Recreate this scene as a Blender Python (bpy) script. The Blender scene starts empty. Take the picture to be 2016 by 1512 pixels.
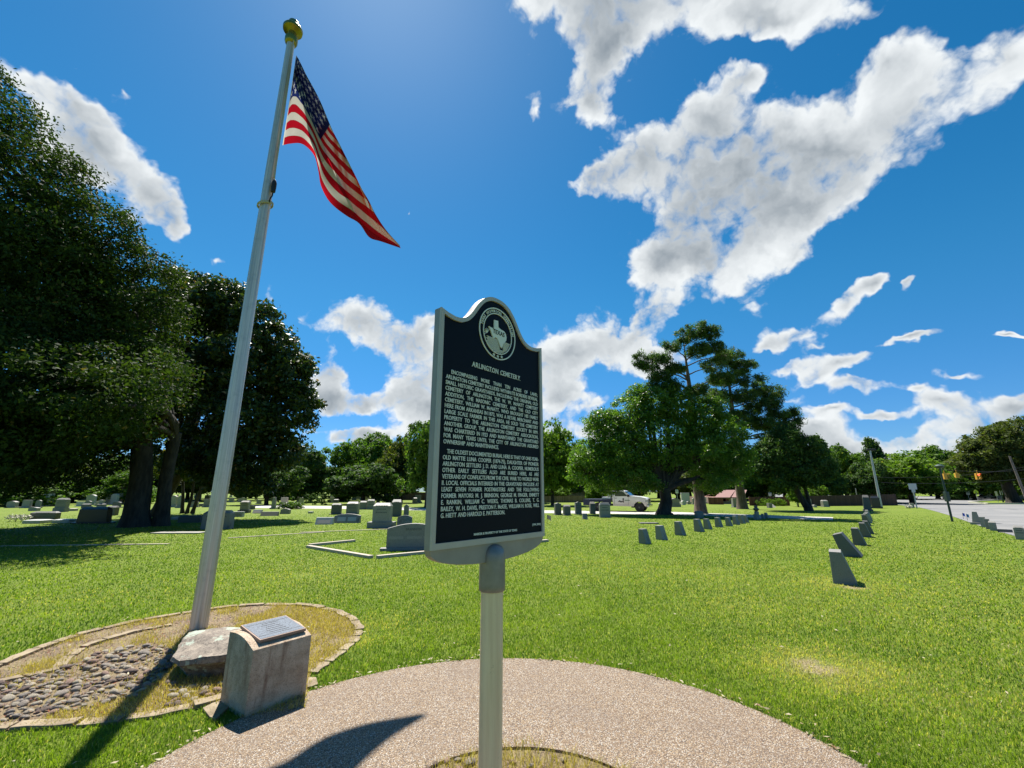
import bpy, bmesh, math, random
import numpy as np
from mathutils import Vector, Matrix, Euler

SC = bpy.context.scene
R = math.radians
# ------------------------------------------------------------------ camera
H = 1.55                      # eye height above the lawn
F = 850.0                     # focal length in photo pixels (photo 2016 wide)
PITCH = math.atan2(211, F)
cam = bpy.data.objects.new('camera', bpy.data.cameras.new('camera'))
SC.collection.objects.link(cam)
cam.data.sensor_width = 36.0
cam.data.lens = 36.0 * F / 2016.0
cam.data.clip_start = 0.05
cam.data.clip_end = 3000.0
cam.location = (0, 0, H)
cam.rotation_euler = (R(90) + PITCH, 0, 0)
SC.camera = cam

# ------------------------------------------------------------------ light and sky
SUN_EL = R(60.0)
SUN_AZ = math.atan2(-0.395, 0.92)          # a little left of the view direction
SUND = Vector((math.cos(SUN_EL) * math.sin(SUN_AZ), math.cos(SUN_EL) * math.cos(SUN_AZ), math.sin(SUN_EL)))
sd = bpy.data.lights.new('sun', 'SUN')
sd.energy = 5.0
sd.angle = R(0.53)
sd.color = (1.0, 0.95, 0.86)
sun = bpy.data.objects.new('sun', sd)
SC.collection.objects.link(sun)
sun.rotation_euler = SUND.to_track_quat('Z', 'Y').to_euler()
SC.view_settings.view_transform = 'Standard'
SC.view_settings.look = 'None'
SC.view_settings.gamma = 1.0
SC.view_settings.exposure = 1.05
SC.cycles.max_bounces = 6
SC.cycles.diffuse_bounces = 3
SC.cycles.glossy_bounces = 3
SC.cycles.transmission_bounces = 4
SC.cycles.transparent_max_bounces = 8
SC.cycles.use_denoising = True
SC.cycles.caustics_reflective = False
SC.cycles.caustics_refractive = False
SC.cycles.sample_clamp_indirect = 6.0


def ray(x, y):
    u = (756 - y) / F
    r = (x - 1008) / F
    return np.array([r, math.cos(PITCH) - u * math.sin(PITCH), math.sin(PITCH) + u * math.cos(PITCH)])


def G(x, y, z=0.0):
    """where the line of sight of a photo pixel meets the ground"""
    d = ray(x, y)
    t = (z - H) / d[2]
    return (d[0] * t, d[1] * t)


def AT(x, y, Y):
    """the point at distance Y along a photo pixel's line of sight"""
    d = ray(x, y)
    return Vector((d[0] / d[1] * Y, Y, H + d[2] / d[1] * Y))


world = bpy.data.worlds.new('World')
SC.world = world
world.use_nodes = True
world.cycles.sampling_method = 'NONE'
nt = world.node_tree
nt.nodes.clear()


class NT:
    """tiny node helper"""
    def __init__(s, tree):
        s.t = tree

    def n(s, typ, **kw):
        nd = s.t.nodes.new(typ)
        for k, v in kw.items():
            setattr(nd, k, v)
        return nd

    def l(s, a, b):
        s.t.links.new(a, b)

    def put(s, sock, v):
        if isinstance(v, bpy.types.NodeSocket):
            s.t.links.new(v, sock)
        else:
            sock.default_value = v

    def math(s, op, a, b=None, c=None, clamp=False):
        m = s.n('ShaderNodeMath', operation=op, use_clamp=clamp)
        s.put(m.inputs[0], a)
        if b is not None:
            s.put(m.inputs[1], b)
        if c is not None:
            s.put(m.inputs[2], c)
        return m.outputs[0]

    def vmath(s, op, a, b=None, scale=None):
        m = s.n('ShaderNodeVectorMath', operation=op)
        s.put(m.inputs[0], a)
        if b is not None:
            s.put(m.inputs[1], b)
        if scale is not None:
            s.put(m.inputs['Scale'], scale)
        return m.outputs[1] if op in ('LENGTH', 'DOT_PRODUCT', 'DISTANCE') else m.outputs[0]

    def ramp(s, v, a, b, lo=0.0, hi=1.0, smooth=True):
        m = s.n('ShaderNodeMapRange', interpolation_type='SMOOTHSTEP' if smooth else 'LINEAR')
        s.put(m.inputs['Value'], v)
        m.inputs['From Min'].default_value = a
        m.inputs['From Max'].default_value = b
        m.inputs['To Min'].default_value = lo
        m.inputs['To Max'].default_value = hi
        return m.outputs['Result']

    def noise(s, vec, scale, detail=4, rough=0.55, lac=2.0, dist=0.0, out='Fac'):
        m = s.n('ShaderNodeTexNoise')
        if vec is not None:
            s.put(m.inputs['Vector'], vec)
        m.inputs['Scale'].default_value = scale
        m.inputs['Detail'].default_value = detail
        m.inputs['Roughness'].default_value = rough
        m.inputs['Lacunarity'].default_value = lac
        m.inputs['Distortion'].default_value = dist
        return m.outputs[out]

    def voro(s, vec, scale, feature='F1', out='Distance', rand=1.0):
        m = s.n('ShaderNodeTexVoronoi', feature=feature)
        if vec is not None:
            s.put(m.inputs['Vector'], vec)
        m.inputs['Scale'].default_value = scale
        m.inputs['Randomness'].default_value = rand
        return m.outputs[out]

    def mix(s, f, a, b, mode='MIX'):
        m = s.n('ShaderNodeMix', data_type='RGBA', blend_type=mode)
        s.put(m.inputs[0], f)
        s.put(m.inputs[6], a if isinstance(a, bpy.types.NodeSocket) else (*a[:3], 1))
        s.put(m.inputs[7], b if isinstance(b, bpy.types.NodeSocket) else (*b[:3], 1))
        return m.outputs[2]


W_ = NT(nt)
tc = W_.n('ShaderNodeTexCoord').outputs['Generated']
sky = W_.n('ShaderNodeTexSky', sky_type='NISHITA')
sky.sun_disc = False
sky.sun_elevation = SUN_EL
sky.sun_rotation = SUN_AZ
sky.altitude = 200
sky.air_density = 1.0
sky.dust_density = 0.22
sky.ozone_density = 4.0
hs = W_.n('ShaderNodeHueSaturation')
W_.l(sky.outputs[0], hs.inputs['Color'])
hs.inputs['Saturation'].default_value = 1.35
hs.inputs['Value'].default_value = 1.0
hs.inputs['Hue'].default_value = 0.492

# cumulus masses: centre, half width, half height (as seen from here) and tilt
CLOUDS = [
    # high bank
    (1130, -10, 120, 95, 0), (1330, -40, 240, 140, 0), (1560, -60, 230, 150, 0), (1500, 50, 150, 44, 4), (1180, 120, 75, 110, -25), (1215, 60, 90, 90, 0),
    (1165, 205, 70, 60, -30),
    # long diagonal bank
    (1175, 372, 80, 42, 22), (1265, 325, 120, 75, 25), (1400, 240, 120, 85, 30), (1455, 165, 60, 40, 25), (1400, 330, 130, 90, 10),
    (1350, 450, 150, 125, 20), (1490, 410, 210, 125, 25), (1640, 310, 220, 130, 32), (1790, 200, 200, 125, 28), (1570, 340, 150, 110, 30), (1440, 390, 150, 115, 20), (1390, 460, 120, 90, 25), (1500, 300, 110, 80, 30),
    (1960, 110, 130, 70, 35), (1290, 510, 95, 62, 25), (1730, 130, 100, 50, 25),
    # ragged scraps under it
    (1430, 545, 90, 50, 20, 0.28), (1480, 590, 45, 45, 0, 0.30), (1565, 500, 65, 36, 20, 0.55), (1370, 575, 60, 35, 0, 0.4), (1620, 125, 70, 34, 35, 0.32), (1210, 250, 90, 40, 20, 0.3), (1050, 60, 50, 80, 0, 0.3), (1700, 30, 90, 40, 20, 0.3), (1930, 200, 70, 60, 40, 0.4),
    # bank behind the marker and the pine
    (1130, 700, 105, 75, 20), (1240, 655, 110, 62, 28), (1295, 605, 62, 40, 20), (1100, 780, 75, 50, 0), (1290, 715, 80, 40, 10), (1040, 720, 70, 70, 0),
    # bank left of the marker
    (725, 645, 120, 60, -8), (650, 735, 70, 42, 0), (825, 750, 60, 85, 0), (720, 795, 80, 34, 10), (860, 800, 80, 60, 0), (800, 680, 60, 40, 20), (840, 650, 40, 40, 0, 0.4),
    (745, 862, 90, 26, 8), (640, 790, 70, 45, 0),
    # bank behind the left tree
    (70, 175, 120, 42, -25, 0.6), (170, 215, 90, 45, -25, 0.7), (190, 300, 100, 70, -35), (285, 380, 88, 72, -20), (130, 270, 90, 90, 0), (335, 425, 45, 50, 0), (230, 190, 40, 20, -20, 0.3),
    # small clouds on the right
    (1665, 585, 105, 34, 35), (1735, 545, 60, 30, 25), (1548, 672, 72, 38, 12), (1815, 550, 34, 17, 35), (1650, 715, 95, 26, 18),
    (1790, 668, 85, 13, 14), (1682, 768, 98, 26, 10), (1600, 752, 62, 26, 20), (1840, 790, 100, 36, 0), (1905, 825, 130, 34, 12), (1990, 800, 70, 26, 0),
    (1612, 850, 70, 26, 5), (1760, 858, 95, 24, 8), (1850, 880, 120, 26, 0), (1985, 660, 42, 9, 0), (1650, 880, 90, 30, 0),
    (1560, 730, 70, 22, 25), (1640, 815, 60, 16, 8), (1730, 820, 70, 18, 6), (1580, 870, 60, 16, 0), (1700, 885, 70, 18, 0), (1790, 760, 50, 16, 10, 0.7), (1960, 850, 70, 20, 0), (1870, 735, 60, 14, 8, 0.6), (1505, 690, 40, 16, 20, 0.6),
    (1090, 845, 62, 36, 0), (1180, 860, 60, 30, 0),
    # wisps
    (605, 622, 38, 28, 0, 0.45), (438, 492, 30, 16, -20, 0.4), (372, 522, 26, 18, 0, 0.6), (425, 548, 26, 16, 0, 0.4), (806, 402, 16, 12, 0, 0.45), (548, 565, 20, 28, 0, 0.35),
    (1055, 215, 26, 50, 30, 0.28), (690, 868, 40, 18, 10), (150, 140, 60, 26, -20, 0.3), (620, 860, 50, 14, 5, 0.4), (1560, 800, 60, 16, 10, 0.4), (1940, 870, 120, 24, 0, 0.6), (1720, 900, 120, 20, 0, 0.6), (1180, 800, 60, 22, 20, 0.4), (1600, 690, 40, 14, 20, 0.4), (1880, 655, 50, 14, 10, 0.35),
]


def ndir(x, y):
    d = ray(x, y)
    return Vector(d / np.linalg.norm(d))


wv = W_.vmath('SUBTRACT', W_.noise(tc, 3.2, 4, 0.6, out='Color'), (0.5, 0.5, 0.5))
vec = W_.vmath('ADD', tc, W_.vmath('SCALE', wv, scale=0.13))
vp = W_.vmath('ADD', vec, W_.vmath('SCALE', W_.vmath('SUBTRACT', W_.noise(tc, 22.0, 3, 0.6, out='Color'), (0.5, 0.5, 0.5)), scale=0.045))
acc = None
for (cx, cy, rx, ry, rot, *wt) in CLOUDS:
    c = ndir(cx, cy)
    ca, sa = math.cos(R(rot)), math.sin(R(rot))
    d1 = ndir(cx + rx * ca, cy - rx * sa) - c
    d2 = ndir(cx + ry * sa, cy + ry * ca) - c
    e1 = (d1 - c * d1.dot(c)).normalized()
    e2 = d2 - c * d2.dot(c)
    e2 = (e2 - e1 * e2.dot(e1)).normalized()
    e3 = e1.cross(e2)
    m = Matrix((e1, e2, e3)).transposed()
    mp = W_.n('ShaderNodeMapping', vector_type='TEXTURE')
    W_.l(vp, mp.inputs['Vector'])
    mp.inputs['Location'].default_value = c
    mp.inputs['Rotation'].default_value = m.to_euler()
    mp.inputs['Scale'].default_value = (d1.length * 1.4, d2.length * 1.4, 0.4)
    gr = W_.n('ShaderNodeTexGradient', gradient_type='SPHERICAL')
    W_.l(mp.outputs[0], gr.inputs[0])
    g_ = gr.outputs['Fac']
    gw = W_.math('MULTIPLY', g_, wt[0]) if wt else g_
    acc = W_.math('MULTIPLY_ADD', g_, gw, acc if acc is not None else 0.0)
def puffs(v):
    m = W_.n('ShaderNodeTexVoronoi', feature='F1')
    W_.l(v, m.inputs['Vector'])
    m.inputs['Scale'].default_value = 11.0
    m.inputs['Detail'].default_value = 2.5
    m.inputs['Roughness'].default_value = 0.55
    m.inputs['Lacunarity'].default_value = 2.3
    return m.outputs['Distance']


nA = W_.math('MULTIPLY_ADD', puffs(vp), -0.42, W_.noise(vec, 7.0, 10, 0.63))
vo = W_.vmath('ADD', vp, tuple(SUND * 0.022))
nB = W_.math('MULTIPLY_ADD', puffs(vo), -0.42, W_.noise(vo, 7.0, 5, 0.60))
gate = W_.ramp(acc, 0.0, 0.12)
mass = W_.ramp(acc, 0.0, 0.55)
low = W_.noise(vec, 3.0, 3, 0.45)
solid = W_.math('MULTIPLY_ADD', W_.math('SUBTRACT', low, 0.5), 0.9, W_.math('MULTIPLY', mass, 1.0))
dens = W_.math('MULTIPLY_ADD', W_.math('MULTIPLY', W_.math('SUBTRACT', nA, 0.17), 2.3), gate, W_.math('MULTIPLY', mass, 1.0))
alpha = W_.ramp(dens, 0.10, 0.78)
core = W_.math('MULTIPLY', W_.ramp(W_.math('MULTIPLY_ADD', W_.math('SUBTRACT', low, 0.5), 1.2, acc), 0.10, 1.25), W_.ramp(W_.math('MULTIPLY_ADD', W_.math('SUBTRACT', nA, 0.15), 0.9, mass), 0.45, 1.25))
# the billows turned to the sun are brighter than those turned away
rel = W_.math('MULTIPLY', W_.math('SUBTRACT', nA, nB), 0.75)
lum = W_.math('ADD', W_.math('SUBTRACT', 1.0, W_.math('MULTIPLY', core, 0.95)), rel, clamp=False)
lum = W_.ramp(lum, 0.05, 1.08, 0.0, 1.0, smooth=False)
ccol = W_.mix(lum, (0.125, 0.15, 0.175), (0.44, 0.46, 0.47))
bg1 = W_.n('ShaderNodeBackground')
sep = W_.n('ShaderNodeSeparateXYZ')
W_.l(tc, sep.inputs[0])
W_.l(W_.mix(W_.ramp(sep.outputs[2], 0.0, 0.42), W_.mix(1.0, hs.outputs[0], (0.44, 0.66, 0.98), 'MULTIPLY'), W_.mix(1.0, hs.outputs[0], (0.86, 1.02, 1.0), 'MULTIPLY')), bg1.inputs['Color'])
bg1.inputs['Strength'].default_value = 0.060
bg2 = W_.n('ShaderNodeBackground')
W_.l(ccol, bg2.inputs['Color'])
bg2.inputs['Strength'].default_value = 1.0
mx = W_.n('ShaderNodeMixShader')
W_.l(alpha, mx.inputs[0])
W_.l(bg1.outputs[0], mx.inputs[1])
W_.l(bg2.outputs[0], mx.inputs[2])
wo = W_.n('ShaderNodeOutputWorld')
W_.l(mx.outputs[0], wo.inputs['Surface'])

# ------------------------------------------------------------------ helpers
COL = SC.collection
rng = np.random.default_rng(7)
random.seed(7)


def tag(o, label=None, cat=None, group=None, kind=None):
    if label:
        o['label'] = label
    if cat:
        o['category'] = cat
    if group:
        o['group'] = group
    if kind:
        o['kind'] = kind
    return o


def empty(name, loc=(0, 0, 0), rz=0.0, label=None, cat=None, group=None):
    o = bpy.data.objects.new(name, None)
    o.empty_display_size = 0.2
    o.location = loc
    o.rotation_euler = (0, 0, rz)
    COL.objects.link(o)
    return tag(o, label, cat, group)


def link(name, me, parent=None, loc=(0, 0, 0)):
    o = bpy.data.objects.new(name, me)
    o.location = loc
    COL.objects.link(o)
    if parent is not None:
        o.parent = parent
    return o


class MB:
    """collects shapes into one mesh"""
    def __init__(s):
        s.v = []
        s.f = []

    def add(s, verts, faces, M=None):
        b = len(s.v)
        if M is not None:
            verts = [M @ Vector(p) for p in verts]
        s.v += [tuple(p) for p in verts]
        s.f += [tuple(i + b for i in f) for f in faces]
        return s

    def box(s, x0, x1, y0, y1, z0, z1, M=None):
        v = [(x0, y0, z0), (x1, y0, z0), (x1, y1, z0), (x0, y1, z0), (x0, y0, z1), (x1, y0, z1), (x1, y1, z1), (x0, y1, z1)]
        f = [(0, 3, 2, 1), (4, 5, 6, 7), (0, 1, 5, 4), (1, 2, 6, 5), (2, 3, 7, 6), (3, 0, 4, 7)]
        return s.add(v, f, M)

    def prism(s, pts, y0, y1, M=None):
        """outline in x,z extruded along y"""
        n = len(pts)
        v = [(p[0], y0, p[1]) for p in pts] + [(p[0], y1, p[1]) for p in pts]
        f = [tuple(range(n)), tuple(range(2 * n - 1, n - 1, -1))]
        f += [(i, i + n, (i + 1) % n + n, (i + 1) % n) for i in range(n)]
        return s.add(v, f, M)

    def slab(s, pts, z0, z1, M=None):
        """outline in x,y extruded along z"""
        n = len(pts)
        v = [(p[0], p[1], z0) for p in pts] + [(p[0], p[1], z1) for p in pts]
        f = [tuple(range(n - 1, -1, -1)), tuple(range(n, 2 * n))]
        f += [(i, (i + 1) % n, (i + 1) % n + n, i + n) for i in range(n)]
        return s.add(v, f, M)

    def lathe(s, prof, n=24, M=None, axis=(0, 0)):
        v, f = [], []
        for r, z in prof:
            for k in range(n):
                a = 2 * math.pi * k / n
                v.append((axis[0] + r * math.cos(a), axis[1] + r * math.sin(a), z))
        m = len(prof)
        for i in range(m - 1):
            for k in range(n):
                k2 = (k + 1) % n
                f.append((i * n + k, i * n + k2, (i + 1) * n + k2, (i + 1) * n + k))
        f.append(tuple(range(n - 1, -1, -1)))
        f.append(tuple((m - 1) * n + k for k in range(n)))
        return s.add(v, f, M)

    def tube(s, pts, rad, n=8, M=None, cap=True):
        pts = [Vector(p) for p in pts]
        if not hasattr(rad, '__len__'):
            rad = [rad] * len(pts)
        v, f = [], []
        up = None
        for i, p in enumerate(pts):
            t = (pts[min(i + 1, len(pts) - 1)] - pts[max(i - 1, 0)]).normalized()
            if up is None:
                up = Vector((0, 0, 1)) if abs(t.z) < 0.9 else Vector((1, 0, 0))
            e1 = (up - t * up.dot(t)).normalized()
            up = e1
            e2 = t.cross(e1)
            for k in range(n):
                a = 2 * math.pi * k / n
                v.append(p + (e1 * math.cos(a) + e2 * math.sin(a)) * rad[i])
        for i in range(len(pts) - 1):
            for k in range(n):
                k2 = (k + 1) % n
                f.append((i * n + k, i * n + k2, (i + 1) * n + k2, (i + 1) * n + k))
        if cap:
            f.append(tuple(range(n - 1, -1, -1)))
            f.append(tuple((len(pts) - 1) * n + k for k in range(n)))
        return s.add(v, f, M)

    def build(s, name, mat, parent=None, loc=(0, 0, 0), smooth=False, bevel=0.0, seg=2, rz=0.0):
        me = bpy.data.meshes.new(name)
        me.from_pydata(s.v, [], s.f)
        me.validate()
        bm = bmesh.new()
        bm.from_mesh(me)
        bmesh.ops.recalc_face_normals(bm, faces=bm.faces)
        if bevel > 0:
            es = [e for e in bm.edges if len(e.link_faces) == 2 and e.calc_face_angle(0) > R(35)]
            if es:
                bmesh.ops.bevel(bm, geom=es, offset=bevel, segments=seg, profile=0.6, affect='EDGES', clamp_overlap=True)
        bm.to_mesh(me)
        bm.free()
        if mat:
            me.materials.append(mat)
        if smooth:
            me.shade_smooth()
            try:
                me.set_sharp_from_angle(angle=R(40))
            except Exception:
                pass
        o = link(name, me, parent, loc)
        o.rotation_euler = (0, 0, rz)
        return o


def poly_mesh(name, V, quads, mat, attr=None, smooth=False):
    """fast mesh from numpy; quads is (n,k) indices"""
    me = bpy.data.meshes.new(name)
    n, k = quads.shape
    me.vertices.add(len(V))
    me.vertices.foreach_set('co', np.ascontiguousarray(V, np.float32).ravel())
    me.loops.add(n * k)
    me.loops.foreach_set('vertex_index', np.ascontiguousarray(quads, np.int32).ravel())
    me.polygons.add(n)
    me.polygons.foreach_set('loop_start', np.arange(0, n * k, k, dtype=np.int32))
    me.update(calc_edges=True)
    if attr is not None:
        a = me.attributes.new('tint', 'FLOAT', 'POINT')
        a.data.foreach_set('value', np.ascontiguousarray(attr, np.float32))
    me.materials.append(mat)
    if smooth:
        me.shade_smooth()
    return me


# ------------------------------------------------------------------ materials
def material(name):
    m = bpy.data.materials.new(name)
    m.use_nodes = True
    t = NT(m.node_tree)
    b = m.node_tree.nodes['Principled BSDF']
    return m, t, b


def bump(t, b, h, strength=0.3, dist=0.01):
    n = t.n('ShaderNodeBump')
    n.inputs['Strength'].default_value = strength
    n.inputs['Distance'].default_value = dist
    t.put(n.inputs['Height'], h)
    t.l(n.outputs[0], b.inputs['Normal'])


def obj_co(t):
    return t.n('ShaderNodeTexCoord').outputs['Object']


def world_co(t):
    return t.n('ShaderNodeNewGeometry').outputs['Position']


def plain(name, col, rough=0.6, metal=0.0, var=0.12, scale=8.0, spec=0.5):
    m, t, b = material(name)
    co = obj_co(t)
    n = t.noise(co, scale, 5, 0.6)
    c = t.mix(n, [x * (1 - var) for x in col], [min(1, x * (1 + var)) for x in col])
    t.l(c, b.inputs['Base Color'])
    b.inputs['Roughness'].default_value = rough
    b.inputs['Metallic'].default_value = metal
    b.inputs['Specular IOR Level'].default_value = spec
    return m


def leaf_mat(name, dark, light, third=None, trans=0.30, rough=0.45, spec=0.4):
    m, t, b = material(name)
    at = t.n('ShaderNodeAttribute', attribute_name='tint').outputs['Fac']
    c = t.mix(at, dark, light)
    if third:
        c = t.mix(t.ramp(at, 0.93, 0.97), c, third)
    t.l(c, b.inputs['Base Color'])
    b.inputs['Roughness'].default_value = rough
    b.inputs['Specular IOR Level'].default_value = spec
    tr = t.n('ShaderNodeBsdfTranslucent')
    t.l(t.mix(1.0, c, (1.5, 1.7, 0.5), 'MULTIPLY'), tr.inputs['Color'])
    mx_ = t.n('ShaderNodeMixShader')
    mx_.inputs[0].default_value = trans
    t.l(b.outputs[0], mx_.inputs[1])
    t.l(tr.outputs[0], mx_.inputs[2])
    t.l(mx_.outputs[0], m.node_tree.nodes['Material Output'].inputs['Surface'])
    return m


def granite(name, col, dark=None, speck=0.35, scale=60.0, rough=0.6, stain=0.3):
    m, t, b = material(name)
    co = obj_co(t)
    f = t.noise(co, scale, 3, 0.8)
    g = t.noise(co, 3.0, 5, 0.65)
    dark = dark or [x * 0.35 for x in col]
    c = t.mix(t.ramp(f, 0.42, 0.62, 0.0, speck), col, dark)
    c = t.mix(t.ramp(g, 0.5, 0.75, 0.0, stain), c, [x * 0.4 for x in col])
    t.l(c, b.inputs['Base Color'])
    b.inputs['Roughness'].default_value = rough
    bump(t, b, f, 0.15, 0.004)
    return m


M = {}
# lawn
m, t, b = material('lawn_ground')
p = world_co(t)
n1 = t.noise(p, 0.35, 4, 0.6)
n2 = t.noise(p, 2.2, 4, 0.65)
n3 = t.noise(p, 38.0, 4, 0.75)
n4 = t.noise(t.vmath('MULTIPLY', p, (1.0, 0.35, 1.0)), 9.0, 4, 0.7)
c = t.mix(t.ramp(n2, 0.3, 0.7), (0.125, 0.185, 0.011), (0.20, 0.265, 0.020))
c = t.mix(t.ramp(n1, 0.42, 0.68, 0.0, 0.6), c, (0.23, 0.27, 0.036))
c = t.mix(t.ramp(n4, 0.60, 0.78, 0.0, 0.55), c, (0.28, 0.28, 0.07))
c = t.mix(t.ramp(n3, 0.40, 0.66, 0.55, 0.0), c, (0.035, 0.070, 0.006))
BARE = [(1612, 1318, 0.20), (1588, 1302, 0.12), (1680, 1157, 0.17)]
for bx_, by_, br_ in BARE:          # worn patches of bare tan earth
    gx_, gy_ = G(bx_, by_)
    dd = t.math('ADD', t.vmath('DISTANCE', t.vmath('MULTIPLY', p, (0.7, 1.0, 0.0)), (gx_ * 0.7, gy_, 0.0)), t.math('MULTIPLY', t.math('SUBTRACT', n4, 0.5), br_ * 1.6))
    c = t.mix(t.ramp(dd, br_ * 0.2, br_ * 1.2, 0.75, 0.0), c, t.mix(t.ramp(n3, 0.35, 0.65), (0.20, 0.14, 0.08), (0.42, 0.32, 0.21)))
t.l(c, b.inputs['Base Color'])
b.inputs['Roughness'].default_value = 0.85
b.inputs['Specular IOR Level'].default_value = 0.2
bump(t, b, t.math('ADD', n3, t.math('MULTIPLY', n4, 0.8)), 0.8, 0.04)
M['lawn'] = m
M['blade'] = leaf_mat('grass_blade', (0.068, 0.132, 0.014), (0.225, 0.290, 0.038), (0.42, 0.37, 0.15), trans=0.45, rough=0.5, spec=0.3)
M['dry'] = leaf_mat('dry_grass', (0.30, 0.24, 0.05), (0.62, 0.47, 0.15), (0.62, 0.53, 0.32), trans=0.3, rough=0.7, spec=0.2)
M['litter'] = leaf_mat('fallen_leaf', (0.26, 0.20, 0.10), (0.42, 0.37, 0.24), (0.26, 0.12, 0.07), trans=0.15, rough=0.6)
# exposed aggregate paving
m, t, b = material('aggregate_paving')
p = world_co(t)
v1 = t.n('ShaderNodeTexVoronoi', feature='F1')
t.l(p, v1.inputs['Vector'])
v1.inputs['Scale'].default_value = 150.0
colr = t.n('ShaderNodeSeparateColor')
t.l(v1.outputs['Color'], colr.inputs[0])
peb = t.mix(colr.outputs[0], (0.20, 0.115, 0.060), (0.48, 0.355, 0.22))
peb = t.mix(t.ramp(colr.outputs[1], 0.72, 0.9), peb, (0.62, 0.56, 0.48))
peb = t.mix(t.ramp(colr.outputs[2], 0.84, 0.94), peb, (0.10, 0.07, 0.055))
c = t.mix(t.ramp(v1.outputs['Distance'], 0.45, 0.75), peb, (0.07, 0.048, 0.032))
pn = t.noise(p, 1.6, 5, 0.6)
c = t.mix(t.ramp(pn, 0.42, 0.72, 0.0, 0.35), c, (0.16, 0.115, 0.085))
t.l(c, b.inputs['Base Color'])
b.inputs['Roughness'].default_value = 0.75
bump(t, b, t.ramp(v1.outputs['Distance'], 0.0, 0.7, 1.0, 0.0), 0.9, 0.006)
M['aggregate'] = m
# soil with needles and chips
m, t, b = material('bed_soil')
p = world_co(t)
a1 = t.noise(p, 3.0, 5, 0.65)
a2 = t.noise(p, 60.0, 5, 0.8)
c = t.mix(t.ramp(a2, 0.35, 0.65), (0.055, 0.035, 0.022), (0.36, 0.26, 0.17))
c = t.mix(t.ramp(a1, 0.4, 0.65, 0.0, 0.7), c, (0.30, 0.24, 0.11))
t.l(c, b.inputs['Base Color'])
b.inputs['Roughness'].default_value = 0.9
bump(t, b, a2, 1.0, 0.02)
M['soil'] = m
# flagstone edging
m, t, b = material('flagstone')
p = world_co(t)
a1 = t.noise(p, 5.0, 6, 0.65)
a2 = t.noise(p, 45.0, 5, 0.7)
c = t.mix(t.ramp(a1, 0.35, 0.65), (0.17, 0.125, 0.075), (0.30, 0.235, 0.15))
c = t.mix(t.ramp(a2, 0.55, 0.75, 0.0, 0.5), c, (0.16, 0.13, 0.09))
t.l(c, b.inputs['Base Color'])
b.inputs['Roughness'].default_value = 0.85
bump(t, b, a2, 0.5, 0.01)
M['flagstone'] = m


def rock_mat(name, c1, c2, lichen=0.0):
    m, t, b = material(name)
    co = obj_co(t)
    a1 = t.noise(co, 4.0, 6, 0.7)
    a2 = t.noise(co, 30.0, 6, 0.75)
    c = t.mix(t.ramp(a1, 0.35, 0.65), c1, c2)
    c = t.mix(t.ramp(a2, 0.45, 0.68, 0.0, 0.85), c, [x * 0.3 for x in c1])
    if lichen:
        a3 = t.noise(co, 6.5, 6, 0.62, dist=0.3)
        c = t.mix(t.ramp(a3, 0.57, 0.61, 0.0, lichen), c, (0.36, 0.42, 0.34))
    t.l(c, b.inputs['Base Color'])
    b.inputs['Roughness'].default_value = 0.85
    bump(t, b, a2, 0.7, 0.02)
    return m


M['boulder'] = rock_mat('boulder_rock', (0.19, 0.155, 0.125), (0.31, 0.26, 0.205), 0.85)
M['cobbleA'] = rock_mat('cobble_grey', (0.24, 0.20, 0.165), (0.36, 0.31, 0.26))
M['cobbleB'] = rock_mat('cobble_pink', (0.28, 0.17, 0.125), (0.38, 0.26, 0.20))
M['cobbleC'] = rock_mat('cobble_tan', (0.36, 0.31, 0.23), (0.50, 0.43, 0.33))
M['cobbleD'] = rock_mat('cobble_brown', (0.12, 0.085, 0.07), (0.24, 0.17, 0.14))
# pedestal concrete: pitted with a rusty run
m, t, b = material('pitted_concrete')
co = obj_co(t)
a1 = t.noise(co, 7.0, 6, 0.7)
a2 = t.noise(co, 95.0, 4, 0.8)
a3 = t.noise(t.vmath('MULTIPLY', co, (14.0, 14.0, 1.5)), 1.0, 5, 0.7)
v = t.voro(co, 75.0)
c = t.mix(t.ramp(a1, 0.35, 0.65), (0.42, 0.31, 0.21), (0.62, 0.49, 0.36))
c = t.mix(t.ramp(a3, 0.52, 0.72, 0.0, 0.75), c, (0.25, 0.14, 0.085))
c = t.mix(t.ramp(a2, 0.50, 0.70, 0.0, 0.7), c, (0.08, 0.065, 0.05))
c = t.mix(t.ramp(v, 0.10, 0.22, 0.6, 0.0), c, (0.05, 0.04, 0.035))
t.l(c, b.inputs['Base Color'])
b.inputs['Roughness'].default_value = 0.9
bump(t, b, t.math('ADD', a2, t.ramp(v, 0.0, 0.3)), 0.7, 0.012)
M['concrete'] = m
M['coping'] = plain('coping_stone', (0.42, 0.36, 0.29), 0.85, 0, 0.25, 6)
# metals
m, t, b = material('brushed_aluminium')
co = obj_co(t)
st = t.noise(t.vmath('MULTIPLY', co, (60.0, 60.0, 0.6)), 1.0, 5, 0.7)
sp = t.noise(co, 9.0, 5, 0.65)
c = t.mix(t.ramp(st, 0.3, 0.7), (0.46, 0.405, 0.385), (0.72, 0.655, 0.63))
c = t.mix(t.ramp(sp, 0.5, 0.75, 0.0, 0.35), c, (0.26, 0.26, 0.26))
t.l(c, b.inputs['Base Color'])
b.inputs['Metallic'].default_value = 0.45
t.l(t.ramp(st, 0.3, 0.7, 0.30, 0.48), b.inputs['Roughness'])
M['alu'] = m
m, t, b = material('galvanised_post')
co = obj_co(t)
st = t.noise(t.vmath('MULTIPLY', co, (26.0, 26.0, 1.4)), 1.0, 6, 0.7)
sp = t.noise(co, 18.0, 5, 0.75)
c = t.mix(t.ramp(st, 0.35, 0.65), (0.74, 0.56, 0.38), (0.84, 0.68, 0.48))
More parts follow.
